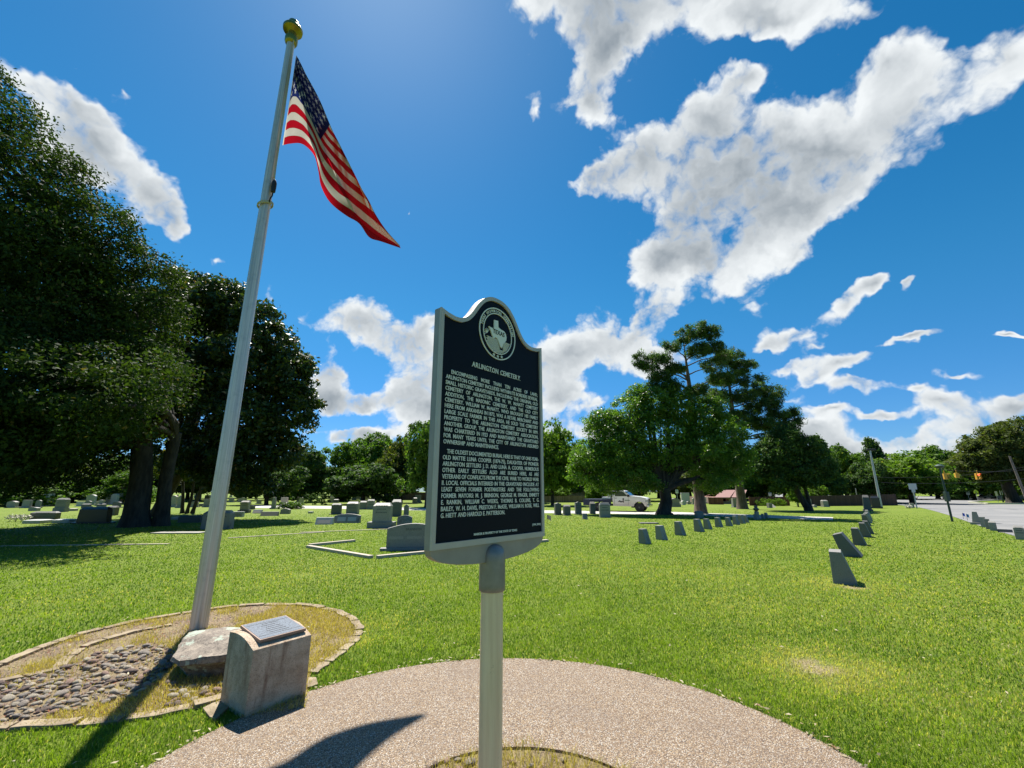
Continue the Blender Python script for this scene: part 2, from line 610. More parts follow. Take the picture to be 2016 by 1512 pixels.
c = t.mix(t.ramp(sp, 0.62, 0.76, 0.0, 0.6), c, (0.17, 0.12, 0.08))
t.l(c, b.inputs['Base Color'])
b.inputs['Metallic'].default_value = 0.15
b.inputs['Roughness'].default_value = 0.5
bump(t, b, sp, 0.12, 0.002)
M['post'] = m
M['castalu'] = plain('cast_aluminium', (0.32, 0.285, 0.275), 0.5, 0.2, 0.22, 14)
M['sleeve'] = plain('cast_sleeve', (0.26, 0.23, 0.225), 0.42, 0.3, 0.45, 16)
M['rim_paint'] = plain('marker_border', (0.50, 0.445, 0.425), 0.5, 0.12, 0.12, 20)
M['panel'] = plain('marker_black', (0.0045, 0.006, 0.013), 0.6, 0.0, 0.3, 60, 0.15)
M['letter'] = plain('marker_letter', (0.82, 0.80, 0.76), 0.5, 0.0, 0.05, 30)
M['brass'] = plain('tarnished_brass', (0.30, 0.25, 0.055), 0.35, 0.85, 0.3, 9)
M['rope'] = plain('rope', (0.35, 0.35, 0.34), 0.9, 0, 0.2, 60)
M['black'] = plain('black_rubber', (0.012, 0.012, 0.013), 0.6, 0, 0.2, 20)
M['bronze'] = granite('bronze_plaque', (0.13, 0.16, 0.20), (0.03, 0.04, 0.06), 0.8, 90, 0.75, 0.5)
M['copper'] = plain('plaque_rim', (0.30, 0.20, 0.15), 0.7, 0.0, 0.2, 20)
# gravestones
M['g_grey'] = granite('granite_grey', (0.29, 0.275, 0.245), stain=0.6)
M['g_blue'] = granite('granite_blue_grey', (0.23, 0.22, 0.20), stain=0.8)
M['g_dark'] = granite('granite_charcoal', (0.135, 0.13, 0.122), speck=0.4, stain=0.7)
M['g_black'] = granite('granite_black', (0.02, 0.021, 0.024), speck=0.1, rough=0.25)
M['g_white'] = granite('marble_white', (0.50, 0.49, 0.45), (0.25, 0.25, 0.22), 0.2, 40, 0.7, 0.35)
M['g_warm'] = granite('limestone_warm', (0.36, 0.32, 0.25), None, 0.25, 50)
M['g_worn'] = granite('stone_lichened', (0.20, 0.205, 0.185), (0.05, 0.055, 0.05), 0.6, 14, 0.9, 0.6)
M['g_text'] = plain('cut_letters', (0.10, 0.115, 0.115), 0.8, 0, 0.1, 20)
M['g_plate'] = granite('granite_pale_panel', (0.42, 0.43, 0.42), None, 0.3, 70)
# bark
def bark(name, c1, c2, sc=6.0):
    m, t, b = material(name)
    co = world_co(t)
    a = t.noise(t.vmath('MULTIPLY', co, (sc, sc, sc * 0.22)), 1.0, 6, 0.7)
    c = t.mix(t.ramp(a, 0.35, 0.65), c1, c2)
    t.l(c, b.inputs['Base Color'])
    b.inputs['Roughness'].default_value = 0.9
    bump(t, b, a, 0.9, 0.06)
    return m


M['bark'] = bark('dark_bark', (0.018, 0.014, 0.011), (0.060, 0.047, 0.037))
M['bark_pine'] = bark('pine_bark', (0.07, 0.05, 0.038), (0.19, 0.14, 0.105), 5.0)
M['bark_pale'] = bark('pale_bark', (0.11, 0.09, 0.07), (0.24, 0.20, 0.16), 8.0)
# foliage
M['l_oak'] = leaf_mat('juniper_leaf', (0.016, 0.034, 0.009), (0.060, 0.095, 0.020), (0.14, 0.11, 0.04), 0.22, 0.7, 0.10)
M['l_mag'] = leaf_mat('magnolia_leaf', (0.018, 0.038, 0.010), (0.070, 0.100, 0.024), (0.26, 0.15, 0.055), 0.22, 0.45, 0.3)
M['l_pear'] = leaf_mat('pear_leaf', (0.045, 0.105, 0.012), (0.155, 0.260, 0.034), (0.32, 0.36, 0.12), 0.42, 0.4, 0.35)
M['l_pine'] = leaf_mat('pine_needle', (0.030, 0.070, 0.022), (0.100, 0.170, 0.040), (0.20, 0.16, 0.05), 0.3, 0.6, 0.2)
M['l_ced'] = leaf_mat('cedar_leaf', (0.030, 0.066, 0.020), (0.085, 0.145, 0.036), (0.18, 0.15, 0.05), 0.28, 0.65, 0.15)
M['l_bgA'] = leaf_mat('tree_leaf_green', (0.038, 0.085, 0.016), (0.120, 0.200, 0.036), (0.20, 0.21, 0.06), 0.35, 0.65, 0.15)
M['l_bgB'] = leaf_mat('tree_leaf_bright', (0.050, 0.105, 0.014), (0.150, 0.240, 0.030), (0.26, 0.26, 0.09), 0.38, 0.65, 0.15)
M['l_bgC'] = leaf_mat('tree_leaf_olive', (0.040, 0.060, 0.014), (0.115, 0.140, 0.035), (0.22, 0.16, 0.06), 0.35, 0.65, 0.15)
# buildings, road, metalwork
m, t, b = material('road_concrete')
p = world_co(t)
a1 = t.noise(p, 0.35, 5, 0.6)
a2 = t.noise(p, 14.0, 5, 0.75)
c = t.mix(t.ramp(a1, 0.3, 0.7), (0.155, 0.155, 0.155), (0.215, 0.21, 0.205))
c = t.mix(t.ramp(a2, 0.45, 0.7, 0.0, 0.3), c, (0.10, 0.10, 0.10))
t.l(c, b.inputs['Base Color'])
b.inputs['Roughness'].default_value = 0.85
M['road'] = m
M['path'] = plain('drive_concrete', (0.42, 0.40, 0.37), 0.85, 0, 0.15, 0.8)
M['kerb'] = plain('kerb_concrete', (0.42, 0.40, 0.36), 0.85, 0, 0.15, 2)


def boards(name, col, pitch=0.15):
    m, t, b = material(name)
    co = obj_co(t)
    s_ = t.n('ShaderNodeSeparateXYZ')
    t.l(co, s_.inputs[0])
    u = t.math('DIVIDE', s_.outputs[0], pitch)
    fr = t.math('FRACT', u)
    idx = t.math('FLOOR', u)
    wn = t.n('ShaderNodeTexWhiteNoise', noise_dimensions='1D')
    t.l(idx, wn.inputs['W'])
    g = t.noise(t.vmath('MULTIPLY', co, (20.0, 20.0, 1.0)), 1.0, 4, 0.7)
    c = t.mix(wn.outputs['Value'], [x * 0.65 for x in col], [x * 1.25 for x in col])
    c = t.mix(t.ramp(g, 0.4, 0.7, 0.0, 0.5), c, [x * 0.5 for x in col])
    c = t.mix(t.ramp(fr, 0.0, 0.07, 0.85, 0.0, False), c, (0.01, 0.008, 0.006))
    t.l(c, b.inputs['Base Color'])
    b.inputs['Roughness'].default_value = 0.85
    return m


M['fence_tan'] = boards('fence_boards_tan', (0.24, 0.165, 0.095))
M['fence_red'] = boards('fence_boards_red', (0.17, 0.065, 0.042))
M['fence_dark'] = boards('fence_boards_brown', (0.075, 0.040, 0.028))
m, t, b = material('house_brick')
co = obj_co(t)
br = t.n('ShaderNodeTexBrick')
t.l(t.vmath('MULTIPLY', co, (1.0, 1.0, 1.0)), br.inputs['Vector'])
br.inputs['Scale'].default_value = 4.0
br.inputs['Color1'].default_value = (0.20, 0.075, 0.05, 1)
br.inputs['Color2'].default_value = (0.27, 0.11, 0.075, 1)
br.inputs['Mortar'].default_value = (0.30, 0.27, 0.24, 1)
t.l(br.outputs[0], b.inputs['Base Color'])
b.inputs['Roughness'].default_value = 0.9
M['brick'] = m
M['roof'] = plain('red_brown_shingle', (0.24, 0.135, 0.12), 0.9, 0, 0.25, 5)
M['siding'] = plain('pale_siding', (0.42, 0.40, 0.36), 0.8, 0, 0.12, 3)
M['trim'] = plain('cream_trim', (0.50, 0.46, 0.38), 0.7, 0, 0.1, 3)
M['glass'] = plain('dark_glass', (0.02, 0.025, 0.03), 0.08, 0, 0.1, 3, 0.8)
M['greenpole'] = plain('green_metal', (0.03, 0.055, 0.045), 0.5, 0.2, 0.2, 5)
M['greypole'] = plain('grey_metal', (0.42, 0.43, 0.43), 0.45, 0.4, 0.15, 5)
M['signback'] = plain('bare_sign_back', (0.42, 0.44, 0.44), 0.4, 0.5, 0.12, 3)
M['signwhite'] = plain('white_sign', (0.75, 0.75, 0.72), 0.5, 0, 0.05, 3)
M['yellow'] = plain('signal_yellow', (0.55, 0.30, 0.03), 0.5, 0, 0.1, 3)
M['lime'] = plain('lime_sign', (0.50, 0.62, 0.03), 0.5, 0, 0.05, 3)
M['green_sign'] = plain('green_sign', (0.02, 0.16, 0.08), 0.5, 0, 0.05, 3)
m, t, b = material('red_lamp')
b.inputs['Base Color'].default_value = (0.6, 0.02, 0.02, 1)
b.inputs['Emission Color'].default_value = (1.0, 0.05, 0.04, 1)
b.inputs['Emission Strength'].default_value = 2.5
M['redlamp'] = m
# truck
m, t, b = material('white_truck_paint')
co = obj_co(t)
g = t.noise(co, 3.0, 5, 0.6)
s_ = t.n('ShaderNodeSeparateXYZ')
t.l(co, s_.inputs[0])
c = t.mix(t.ramp(t.math('ADD', s_.outputs[2], t.math('MULTIPLY', g, 0.5)), 0.75, 1.25, 0.55, 0.0), (0.82, 0.82, 0.81), (0.58, 0.46, 0.36))
t.l(c, b.inputs['Base Color'])
b.inputs['Roughness'].default_value = 0.3
b.inputs['Coat Weight'].default_value = 0.3
M['truck'] = m
M['bedblue'] = plain('navy_steel', (0.018, 0.026, 0.055), 0.5, 0.3, 0.3, 3)
M['chrome'] = plain('chrome', (0.6, 0.6, 0.6), 0.2, 0.9, 0.05, 3)
M['rimm'] = plain('dirty_wheel', (0.10, 0.10, 0.10), 0.5, 0.5, 0.2, 6)
M['clear'] = plain('headlamp_lens', (0.45, 0.46, 0.46), 0.15, 0.2, 0.05, 3)
M['logo_g'] = plain('green_decal', (0.02, 0.10, 0.045), 0.5)
M['blueflag'] = plain('blue_flag', (0.01, 0.09, 0.55), 0.6)
M['tealflag'] = plain('teal_flag', (0.01, 0.22, 0.45), 0.6)
M['petal'] = plain('white_petal', (0.62, 0.60, 0.50), 0.7)


# ------------------------------------------------------------------ ground, road, paths
def sheet(name, pts, z, mat, kind='structure', thick=0.0):
    mb = MB()
    if thick:
        mb.slab(pts, z - thick, z)
    else:
        mb.add([(x, y, z) for x, y in pts], [tuple(range(len(pts)))])
    o = mb.build(name, mat)
    o['kind'] = kind
    return o


def inside(px, py, poly):
    poly = np.asarray(poly)
    n = len(poly)
    r = np.zeros(px.shape, bool)
    j = n - 1
    for i in range(n):
        xi, yi = poly[i]
        xj, yj = poly[j]
        c = ((yi > py) != (yj > py)) & (px < (xj - xi) * (py - yi) / (yj - yi + 1e-12) + xi)
        r ^= c
        j = i
    return r


gr = MB()
NX = 60
ext = 900.0
xs = np.sign(np.linspace(-1, 1, NX)) * np.abs(np.linspace(-1, 1, NX)) ** 2.5 * ext
for i in range(NX - 1):
    for j in range(NX - 1):
        b0 = len(gr.v)
        gr.v += [(xs[i], xs[j], 0), (xs[i + 1], xs[j], 0), (xs[i + 1], xs[j + 1], 0), (xs[i], xs[j + 1], 0)]
        gr.f.append((b0, b0 + 1, b0 + 2, b0 + 3))
o = gr.build('ground', M['lawn'])
o['kind'] = 'structure'

PC = (-0.033, 2.474)
PR = 2.113
# bed round the post of the marker (open ground inside the paving)
BEDC = (0.05, 2.33)
BEDR = 0.80


def circle(c, r, n=96, wob=0.0):
    return [(c[0] + r * (1 + wob * math.sin(5 * a + 1)) * math.cos(a), c[1] + r * (1 + wob * math.sin(3 * a)) * math.sin(a)) for a in [2 * math.pi * k / n for k in range(n)]]


PATIO = circle(PC, PR)
RING = circle(BEDC, BEDR, 64, 0.02)
mb = MB()
n = 96
RINGr = [(BEDC[0] + BEDR * math.cos(2 * math.pi * k / n), BEDC[1] + BEDR * math.sin(2 * math.pi * k / n)) for k in range(n)]
vs = [(x, y, 0.018) for x, y in PATIO] + [(x, y, 0.018) for x, y in RINGr] + [(x, y, -0.03) for x, y in PATIO] + [(x, y, -0.03) for x, y in RINGr]
fs = []
for k in range(n):
    k2 = (k + 1) % n
    fs.append((k, k2, n + k2, n + k))
    fs.append((k, 2 * n + k, 2 * n + k2, k2))
    fs.append((n + k, n + k2, 3 * n + k2, 3 * n + k))
mb.add(vs, fs)
o = mb.build('paving', M['aggregate'])
o['kind'] = 'structure'
sheet('planting_soil', RINGr, 0.004, M['soil'])

OUTER = [(-160, 1372), (0, 1312), (75, 1280), (160, 1250), (260, 1226), (380, 1206), (450, 1196), (530, 1191), (600, 1193), (660, 1204), (695, 1221), (708, 1240), (698, 1262),
         (670, 1287), (640, 1308), (612, 1326), (600, 1398), (480, 1418), (436, 1388), (380, 1397), (310, 1412), (220, 1426), (110, 1434), (0, 1440), (-160, 1452)]
BED = [G(*q) for q in OUTER]
sheet('bed_soil', BED, 0.006, M['soil'])

# cemetery drive, the side street and the avenue beyond
DR = [(500, 998.5), (700, 1000.5), (850, 1004), (1068, 1008.5), (1200, 1010), (1330, 1012), (1500, 1018), (1640, 1022.5)]
top = [G(x, y - 3.6 * (1 if x < 1300 else 1.1)) for x, y in DR]
bot = [G(x, y + 1.6) for x, y in DR]
sheet('drive', bot + top[::-1], 0.006, M['path'])
ROAD = [G(2400, 1172), G(2016, 1061), G(1925, 1034), G(1870, 1015), G(1835, 1005), G(1812, 999.5), G(1770, 994), G(1600, 987)]
ROAD += [(60, 120), (75, 150), (150, 330), (172, 330), (128, 130), (110, 96), G(1905, 989), G(1945, 993), G(2060, 993), (230, 78), (240, 20), (60, 2)]
sheet('road', ROAD, 0.010, M['road'])
# kerb on the far side of the street
kb = [(108, 94), G(1905, 988.5), G(1945, 992.5), G(2060, 992.5), (230, 79)]
mb = MB()
for a_, b_ in zip(kb[:-1], kb[1:]):
    d_ = Vector((b_[0] - a_[0], b_[1] - a_[1], 0))
    nrm = Vector((-d_.y, d_.x, 0)).normalized() * 0.25
    A_, B_ = Vector((*a_, 0)), Vector((*b_, 0))
    mb.slab([tuple(A_.xy), tuple(B_.xy), tuple((B_ + nrm).xy), tuple((A_ + nrm).xy)], 0.0, 0.13)
o = mb.build('kerb', M['kerb'])
o['kind'] = 'structure'


# ------------------------------------------------------------------ grass blades
def blades(name, X, Y, h, w, lean, tint, mat, label, z0=0.0):
    """each blade a bent strip of two segments"""
    N = len(X)
    ang = rng.uniform(0, 2 * np.pi, N)
    la = rng.uniform(0, 2 * np.pi, N)
    dx, dy = np.cos(ang) * w / 2, np.sin(ang) * w / 2
    lx, ly = np.cos(la) * lean * h, np.sin(la) * lean * h
    hz = h * np.sqrt(np.clip(1 - lean ** 2 * 0.6, 0.15, 1))
    z = np.full(N, z0)
    V = np.empty((N, 5, 3), np.float32)
    V[:, 0] = np.c_[X - dx, Y - dy, z - 0.004]
    V[:, 1] = np.c_[X + dx, Y + dy, z - 0.004]
    V[:, 2] = np.c_[X + dx * 0.75 + lx * 0.35, Y + dy * 0.75 + ly * 0.35, z + hz * 0.6]
    V[:, 3] = np.c_[X - dx * 0.75 + lx * 0.35, Y - dy * 0.75 + ly * 0.35, z + hz * 0.6]
    V[:, 4] = np.c_[X + lx, Y + ly, z + hz]
    base = (np.arange(N) * 5)[:, None]
    tri = np.concatenate([base + np.array([[0, 1, 2]]), base + np.array([[0, 2, 3]]), base + np.array([[3, 2, 4]])])
    me = poly_mesh(name, V.reshape(-1, 3), tri, mat, np.repeat(tint, 5))
    o = link(name, me)
    tag(o, label, 'grass' if 'grass' in name else 'leaves', kind='stuff')
    return o


def fbm2(x, y, s, seed=0):
    r = np.zeros_like(x)
    rs = np.random.default_rng(seed)
    for k in range(9):
        f = s * (1.0 + 0.55 * k) * 2
        a, ph = rs.uniform(0, 2 * np.pi), rs.uniform(0, 6.28)
        r += np.sin((x * np.cos(a) + y * np.sin(a)) * f + ph + 1.3 * np.sin(x * f * 0.31 + ph * 2)) / (1 + 0.3 * k)
    return r / 3.0


NB = 760000
u = rng.random(NB)
r0, r1, pw = 1.9, 44.0, 0.42
rr = (r0 ** -pw + u * (r1 ** -pw - r0 ** -pw)) ** (-1 / pw)
th = rng.uniform(-R(64), R(64), NB)
gx, gy = rr * np.sin(th), rr * np.cos(th)
ok = ((gx - PC[0]) ** 2 + (gy - PC[1]) ** 2 > (PR - 0.015) ** 2) & ~inside(gx, gy, BED)
ok &= ~inside(gx, gy, ROAD) & ~inside(gx, gy, bot + top[::-1])
patch = fbm2(gx, gy, 0.9, 3)
fine = fbm2(gx, gy, 5.0, 5)
bare = ((fbm2(gx, gy, 0.7, 11) > 0.95) & (rng.random(NB) < 0.45)) | (rng.random(NB) < np.clip((rr - 24) / 20, 0, 1))
for bx_, by_, br_ in BARE:
    cx_, cy_ = G(bx_, by_)
    bare |= rng.random(NB) < 0.62 * np.exp(-(((gx - cx_) * 0.7) ** 2 + (gy - cy_) ** 2) / (br_ * 0.95) ** 2)
gx, gy, rr, patch, fine = [q[ok & ~bare] for q in (gx, gy, rr, patch, fine)]
N = len(gx)
hh = (0.022 + 0.012 * rng.random(N) + 0.008 * np.clip(fine, -1, 1)) * np.where(rr < 8, 1.0, 1.0)
edge = np.hypot(gx - PC[0], gy - PC[1]) - PR
hh *= 1 + 0.5 * np.clip(1 - edge / 0.12, 0, 1)
ww = np.maximum(0.0042, rr * 0.00125) * rng.uniform(0.7, 1.3, N)
tint = np.clip(0.38 + 0.34 * patch + 0.24 * fine + rng.normal(0, 0.20, N), 0, 0.92)
dry_ = np.zeros(N)
for (qx, qy, qr, qa) in ((1612, 1318, 0.40, 1.6), (1580, 1300, 0.5, 0.5), (1655, 1150, 0.6, 0.8), (1690, 1105, 0.7, 0.35), (1850, 1180, 2.6, 0.42), (1750, 1330, 0.9, 0.35), (1450, 1200, 0.9, 0.22), (600, 1130, 1.2, 0.25), (1150, 1110, 1.6, 0.25), (150, 1180, 1.0, 0.2), (740, 1230, 0.5, 0.5), (700, 1262, 0.25, 0.5), (560, 1182, 0.5, 0.25), (1350, 1140, 1.3, 0.18), (1900, 1085, 3.0, 0.25), (1120, 1030, 4.0, 0.2)):
    cx_, cy_ = G(qx, qy)
    dry_ += qa * np.exp(-((gx - cx_) ** 2 + (gy - cy_) ** 2) / qr ** 2) * (0.6 + 0.6 * np.clip(fine + 0.4, 0, 1))
straw = rng.random(N) < (0.035 + 0.08 * np.clip(fbm2(gx, gy, 0.5, 21), 0, 1) + dry_)
tint = np.clip(tint + 0.5 * dry_, 0, 0.92)
tint[straw] = 1.0
blades('grass', gx, gy, hh, ww, rng.uniform(0.1, 1.0, N), tint, M['blade'], 'mown green lawn grass round the paving and between the headstones')

# dry tufts in the two beds
def scatter_poly(poly, n, rs):
    P = np.asarray(poly)
    lo, hi = P.min(0), P.max(0)
    x = rs.uniform(lo[0], hi[0], n)
    y = rs.uniform(lo[1], hi[1], n)
    k = inside(x, y, poly)
    return x[k], y[k]


COBB = [G(*q) for q in [(-150, 1390), (0, 1345), (110, 1325), (200, 1285), (300, 1268), (345, 1285), (330, 1330), (260, 1375), (160, 1400), (0, 1425), (-150, 1440)]]
x, y = scatter_poly(BED, 90000, rng)
dens_ = fbm2(x, y, 2.2, 31) + 0.9 * (x > G(330, 1300)[0]) + 0.35
k = (rng.random(len(x)) < np.clip(dens_, 0.05, 1)) & ~(inside(x, y, COBB) & (rng.random(len(x)) < 0.86))
x, y = x[k], y[k]
N = len(x)
blades('dry_grass', x, y, rng.uniform(0.015, 0.060, N), rng.uniform(0.003, 0.005, N), rng.uniform(0.3, 1.0, N),
       np.clip(rng.normal(0.5, 0.3, N), 0, 1), M['dry'], 'dry straw coloured grass in the stone edged flagpole bed', 0.006)
a = rng.uniform(0, 2 * np.pi, 9000)
q = BEDR * rng.uniform(0.45, 1.12, 9000) ** 0.7
x, y = BEDC[0] + q * np.cos(a), BEDC[1] + q * np.sin(a)
k = fbm2(x, y, 4.0, 8) > np.where(np.hypot(x - BEDC[0], y - BEDC[1]) > BEDR * 0.98, 0.45, -0.35)
x, y = x[k], y[k]
N = len(x)
blades('dry_grass', x, y, rng.uniform(0.02, 0.105, N), rng.uniform(0.002, 0.004, N), rng.uniform(0.3, 1.0, N),
       np.clip(rng.normal(0.45, 0.3, N), 0, 1), M['dry'], 'ragged dry grass at the foot of the marker post', 0.004)

# pale fallen leaves on the lawn and round the paving
N = 300
rr_ = 2.6 * (9 / 2.6) ** rng.random(N)
th = rng.uniform(-R(55), R(60), N)
x, y = rr_ * np.sin(th), rr_ * np.cos(th)
ne = 240
ae = rng.uniform(-0.3, np.pi + 0.3, ne)
x = np.r_[x, PC[0] + (PR + rng.normal(0.01, 0.03, ne)) * np.cos(ae)]
y = np.r_[y, PC[1] + (PR + rng.normal(0.01, 0.03, ne)) * np.sin(ae)]
d = np.hypot(x - PC[0], y - PC[1])
k = (d > PR - 0.05)
x, y = x[k], y[k]
N = len(x)
L = rng.uniform(0.009, 0.026, N)
an = rng.uniform(0, 6.28, N)
tz = np.where(np.hypot(x - PC[0], y - PC[1]) < PR + 0.02, 0.022, 0.036)
V = np.empty((N, 4, 3))
for i, (du, dv) in enumerate([(-1, 0), (0, 0.32), (1, 0), (0, -0.32)]):
    V[:, i, 0] = x + (du * np.cos(an) - dv * np.sin(an)) * L
    V[:, i, 1] = y + (du * np.sin(an) + dv * np.cos(an)) * L
    V[:, i, 2] = tz + rng.uniform(0, 0.014, N)
me = poly_mesh('fallen_leaves', V.reshape(-1, 3), np.arange(N * 4).reshape(-1, 4), M['litter'], np.repeat(rng.random(N), 4))
tag(link('fallen_leaves', me), 'small pale fallen leaves scattered on the lawn and along the paving edge', 'leaves', kind='stuff')

# brown litter and chips lying between the stones of the bed
x, y = scatter_poly(BED, 9000, rng)
k = (x < G(420, 1330)[0]) | (rng.random(len(x)) < 0.25)
x, y = x[k], y[k]
N = len(x)
L = rng.uniform(0.006, 0.020, N)
an = rng.uniform(0, 6.28, N)
tl = rng.uniform(-0.8, 0.8, N)
V = np.empty((N, 4, 3))
zb_ = rng.uniform(0.010, 0.030, N)
for i, (du, dv) in enumerate([(-1, 0), (0, 0.3), (1, 0), (0, -0.3)]):
    V[:, i, 0] = x + (du * np.cos(an) - dv * np.sin(an)) * L
    V[:, i, 1] = y + (du * np.sin(an) + dv * np.cos(an)) * L
    V[:, i, 2] = zb_ + du * L * tl * 0.6
M['chips'] = leaf_mat('brown_litter', (0.10, 0.045, 0.025), (0.34, 0.24, 0.15), (0.22, 0.055, 0.03), trans=0.05, rough=0.85, spec=0.1)
me = poly_mesh('leaf_litter', V.reshape(-1, 3), np.arange(N * 4).reshape(-1, 4), M['chips'], np.repeat(np.clip(rng.normal(0.5, 0.3, N), 0, 1), 4))
tag(link('leaf_litter', me), 'brown leaf litter and bark chips between the cobbles of the flagpole bed', 'leaves', kind='stuff')

# ------------------------------------------------------------------ lettering
_glyph = {}


def word_mesh(txt, size, bold=0.0, ext=0.0, shear=0.0):
    key = (txt, size, bold, ext)
    if key in _glyph:
        return _glyph[key]
    cu = bpy.data.curves.new('txt', 'FONT')
    cu.body = txt
    cu.size = size
    cu.offset = bold
    cu.extrude = ext
    cu.resolution_u = 2
    ob = bpy.data.objects.new('txt', cu)
    me = bpy.data.meshes.new_from_object(ob)
    V = [tuple(v.co) for v in me.vertices]
    Fc = [tuple(p.vertices) for p in me.polygons]
    bpy.data.objects.remove(ob)
    bpy.data.curves.remove(cu)
    bpy.data.meshes.remove(me)
    xs_ = [p[0] for p in V] or [0]
    r = (V, Fc, min(xs_), max(xs_))
    _glyph[key] = r
    return r


def put_word(mb, w, x, z, y, sx=1.0, sz=1.0, rot=0.0):
    """lay a word (drawn in x,y) on the local x,z plane facing -y"""
    V, Fc, a, b = w
    ca, sa = math.cos(rot), math.sin(rot)
    vs = []
    for p in V:
        lx, lz = (p[0] - a) * sx, p[1] * sz
        vs.append((x + lx * ca - lz * sa, y - p[2], z + lx * sa + lz * ca))
    mb.add(vs, Fc)


def justified(mb, line, x0, x1, z, y, size, bold, ext, last=False, xs=0.86):
    ws = [word_mesh(w, size, bold, ext) for w in line.split()]
    wid = [(w[3] - w[2]) * xs for w in ws]
    space = size * 0.33
    tot = sum(wid)
    n_ = len(ws)
    k_ = 1.0
    if not last:
        gap = (x1 - x0 - tot) / max(1, n_ - 1)
        if gap < size * 0.26:
            gap = size * 0.26
            k_ = (x1 - x0 - gap * (n_ - 1)) / tot
    else:
        gap = space
    x = x0
    for w, wd in zip(ws, wid):
        put_word(mb, w, x, z, y, xs * k_)
        x += wd * k_ + gap


def centred(mb, line, cx, z, y, size, bold, ext, xs=1.0):
    w = word_mesh(line, size, bold, ext)
    put_word(mb, w, cx - (w[3] - w[2]) * xs / 2, z, y, xs)


# ------------------------------------------------------------------ the historical marker
mk = empty('historical_marker', (-0.081, 1.902, 0), math.atan2(0.7642, 0.645), 'cast metal historical marker with navy black face and silver lettering on a steel post', 'marker')
TOP = 2.274
half = [(0.0, 0.160), (0.03, 0.158), (0.06, 0.150), (0.09, 0.133), (0.115, 0.110), (0.137, 0.082), (0.157, 0.052), (0.178, 0.024), (0.202, 0.003), (0.230, -0.010), (0.26, -0.013), (0.30, -0.008), (0.342, 0.004)]


def prof(inset=0.0):
    """upper outline, left to right, pulled in by inset"""
    pts = [(-x, z) for x, z in half[::-1]] + [(x, z) for x, z in half[1:]]
    if inset == 0:
        return pts
    out = []
    for i, p in enumerate(pts):
        a_ = pts[max(i - 1, 0)]
        b_ = pts[min(i + 1, len(pts) - 1)]
        tx, tz_ = b_[0] - a_[0], b_[1] - a_[1]
        l_ = math.hypot(tx, tz_)
        out.append((p[0] + tz_ / l_ * inset, p[1] - tx / l_ * inset))
    lim = 0.342 - inset
    out = [q for q in out if abs(q[0]) < lim - 0.001]
    return [(-lim, 0.0 - inset)] + out + [(lim, 0.0 - inset)]


lobe = [(0.342 * math.cos(R(a_)), -0.93 - 0.075 * math.sin(R(a_)) ** 0.8) for a_ in range(8, 173, 8)]
outline = [(x, z + TOP) for x, z in prof()] + [(0.342, TOP - 0.93)] + [(x, z + TOP) for x, z in lobe] + [(-0.342, TOP - 0.93)]
mb = MB()
mb.prism(outline, -0.010, 0.022)
mb.build('plate', M['castalu'], mk, bevel=0.003)
# raised border
ins = 0.018
top_o = [(x, z + TOP) for x, z in prof()]
top_i = [(x, z + TOP) for x, z in prof(ins)]
o_loop = top_o + [(0.342, TOP - 0.93), (-0.342, TOP - 0.93)]
mb = MB()


def resample(pts, n_):
    d_ = [0]
    for p, q_ in zip(pts[:-1], pts[1:]):
        d_.append(d_[-1] + math.hypot(q_[0] - p[0], q_[1] - p[1]))
    t_ = np.linspace(0, d_[-1], n_)
    return list(zip(np.interp(t_, d_, [p[0] for p in pts]), np.interp(t_, d_, [p[1] for p in pts])))


ro, ri = resample(top_o, 40), resample(top_i, 40)
ro += resample([(0.342, TOP - 0.0), (0.342, TOP - 0.93)], 8)[1:] + resample([(0.342, TOP - 0.93), (-0.342, TOP - 0.93)], 8)[1:] + resample([(-0.342, TOP - 0.93), (-0.342, TOP)], 8)[1:-1]
li = 0.342 - ins
ri += resample([(li, TOP - ins), (li, TOP - 0.908)], 8)[1:] + resample([(li, TOP - 0.908), (-li, TOP - 0.908)], 8)[1:] + resample([(-li, TOP - 0.908), (-li, TOP - ins)], 8)[1:-1]
n_ = len(ro)
vs = [(p[0], -0.020, p[1]) for p in ro] + [(p[0], -0.020, p[1]) for p in ri] + [(p[0], -0.0102, p[1]) for p in ro] + [(p[0], -0.0102, p[1]) for p in ri]
fs = []
for i in range(n_):
    j = (i + 1) % n_
    fs += [(i, j, n_ + j, n_ + i), (2 * n_ + i, 2 * n_ + j, j, i), (n_ + i, n_ + j, 3 * n_ + j, 3 * n_ + i)]
mb.add(vs, fs)
mb.build('border', M['rim_paint'], mk)
# dark face
mb = MB()
mb.add([(x, -0.0125, z + TOP) for x, z in prof(ins - 0.001)] + [(li, -0.0125, TOP - 0.908), (-li, -0.0125, TOP - 0.908)], [tuple(range(len(prof(ins - 0.001)) + 2))])
mb.build('face_panel', M['panel'], mk)
# seal
mb = MB()
SX, SZ = 0.007, TOP - 0.012


def ring(mb, r0_, r1_, y0_, y1_, n_=64):
    vs_, fs_ = [], []
    for k_ in range(n_):
        a_ = 2 * math.pi * k_ / n_
        for r_, yy in ((r0_, y0_), (r1_, y0_), (r1_, y1_), (r0_, y1_)):
            vs_.append((SX + r_ * math.cos(a_), yy, SZ + r_ * math.sin(a_)))
    for k_ in range(n_):
        a_, b_ = 4 * k_, 4 * ((k_ + 1) % n_)
        for q_ in range(4):
            q2 = (q_ + 1) % 4
            fs_.append((a_ + q_, b_ + q_, b_ + q2, a_ + q2))
    mb.add(vs_, fs_)


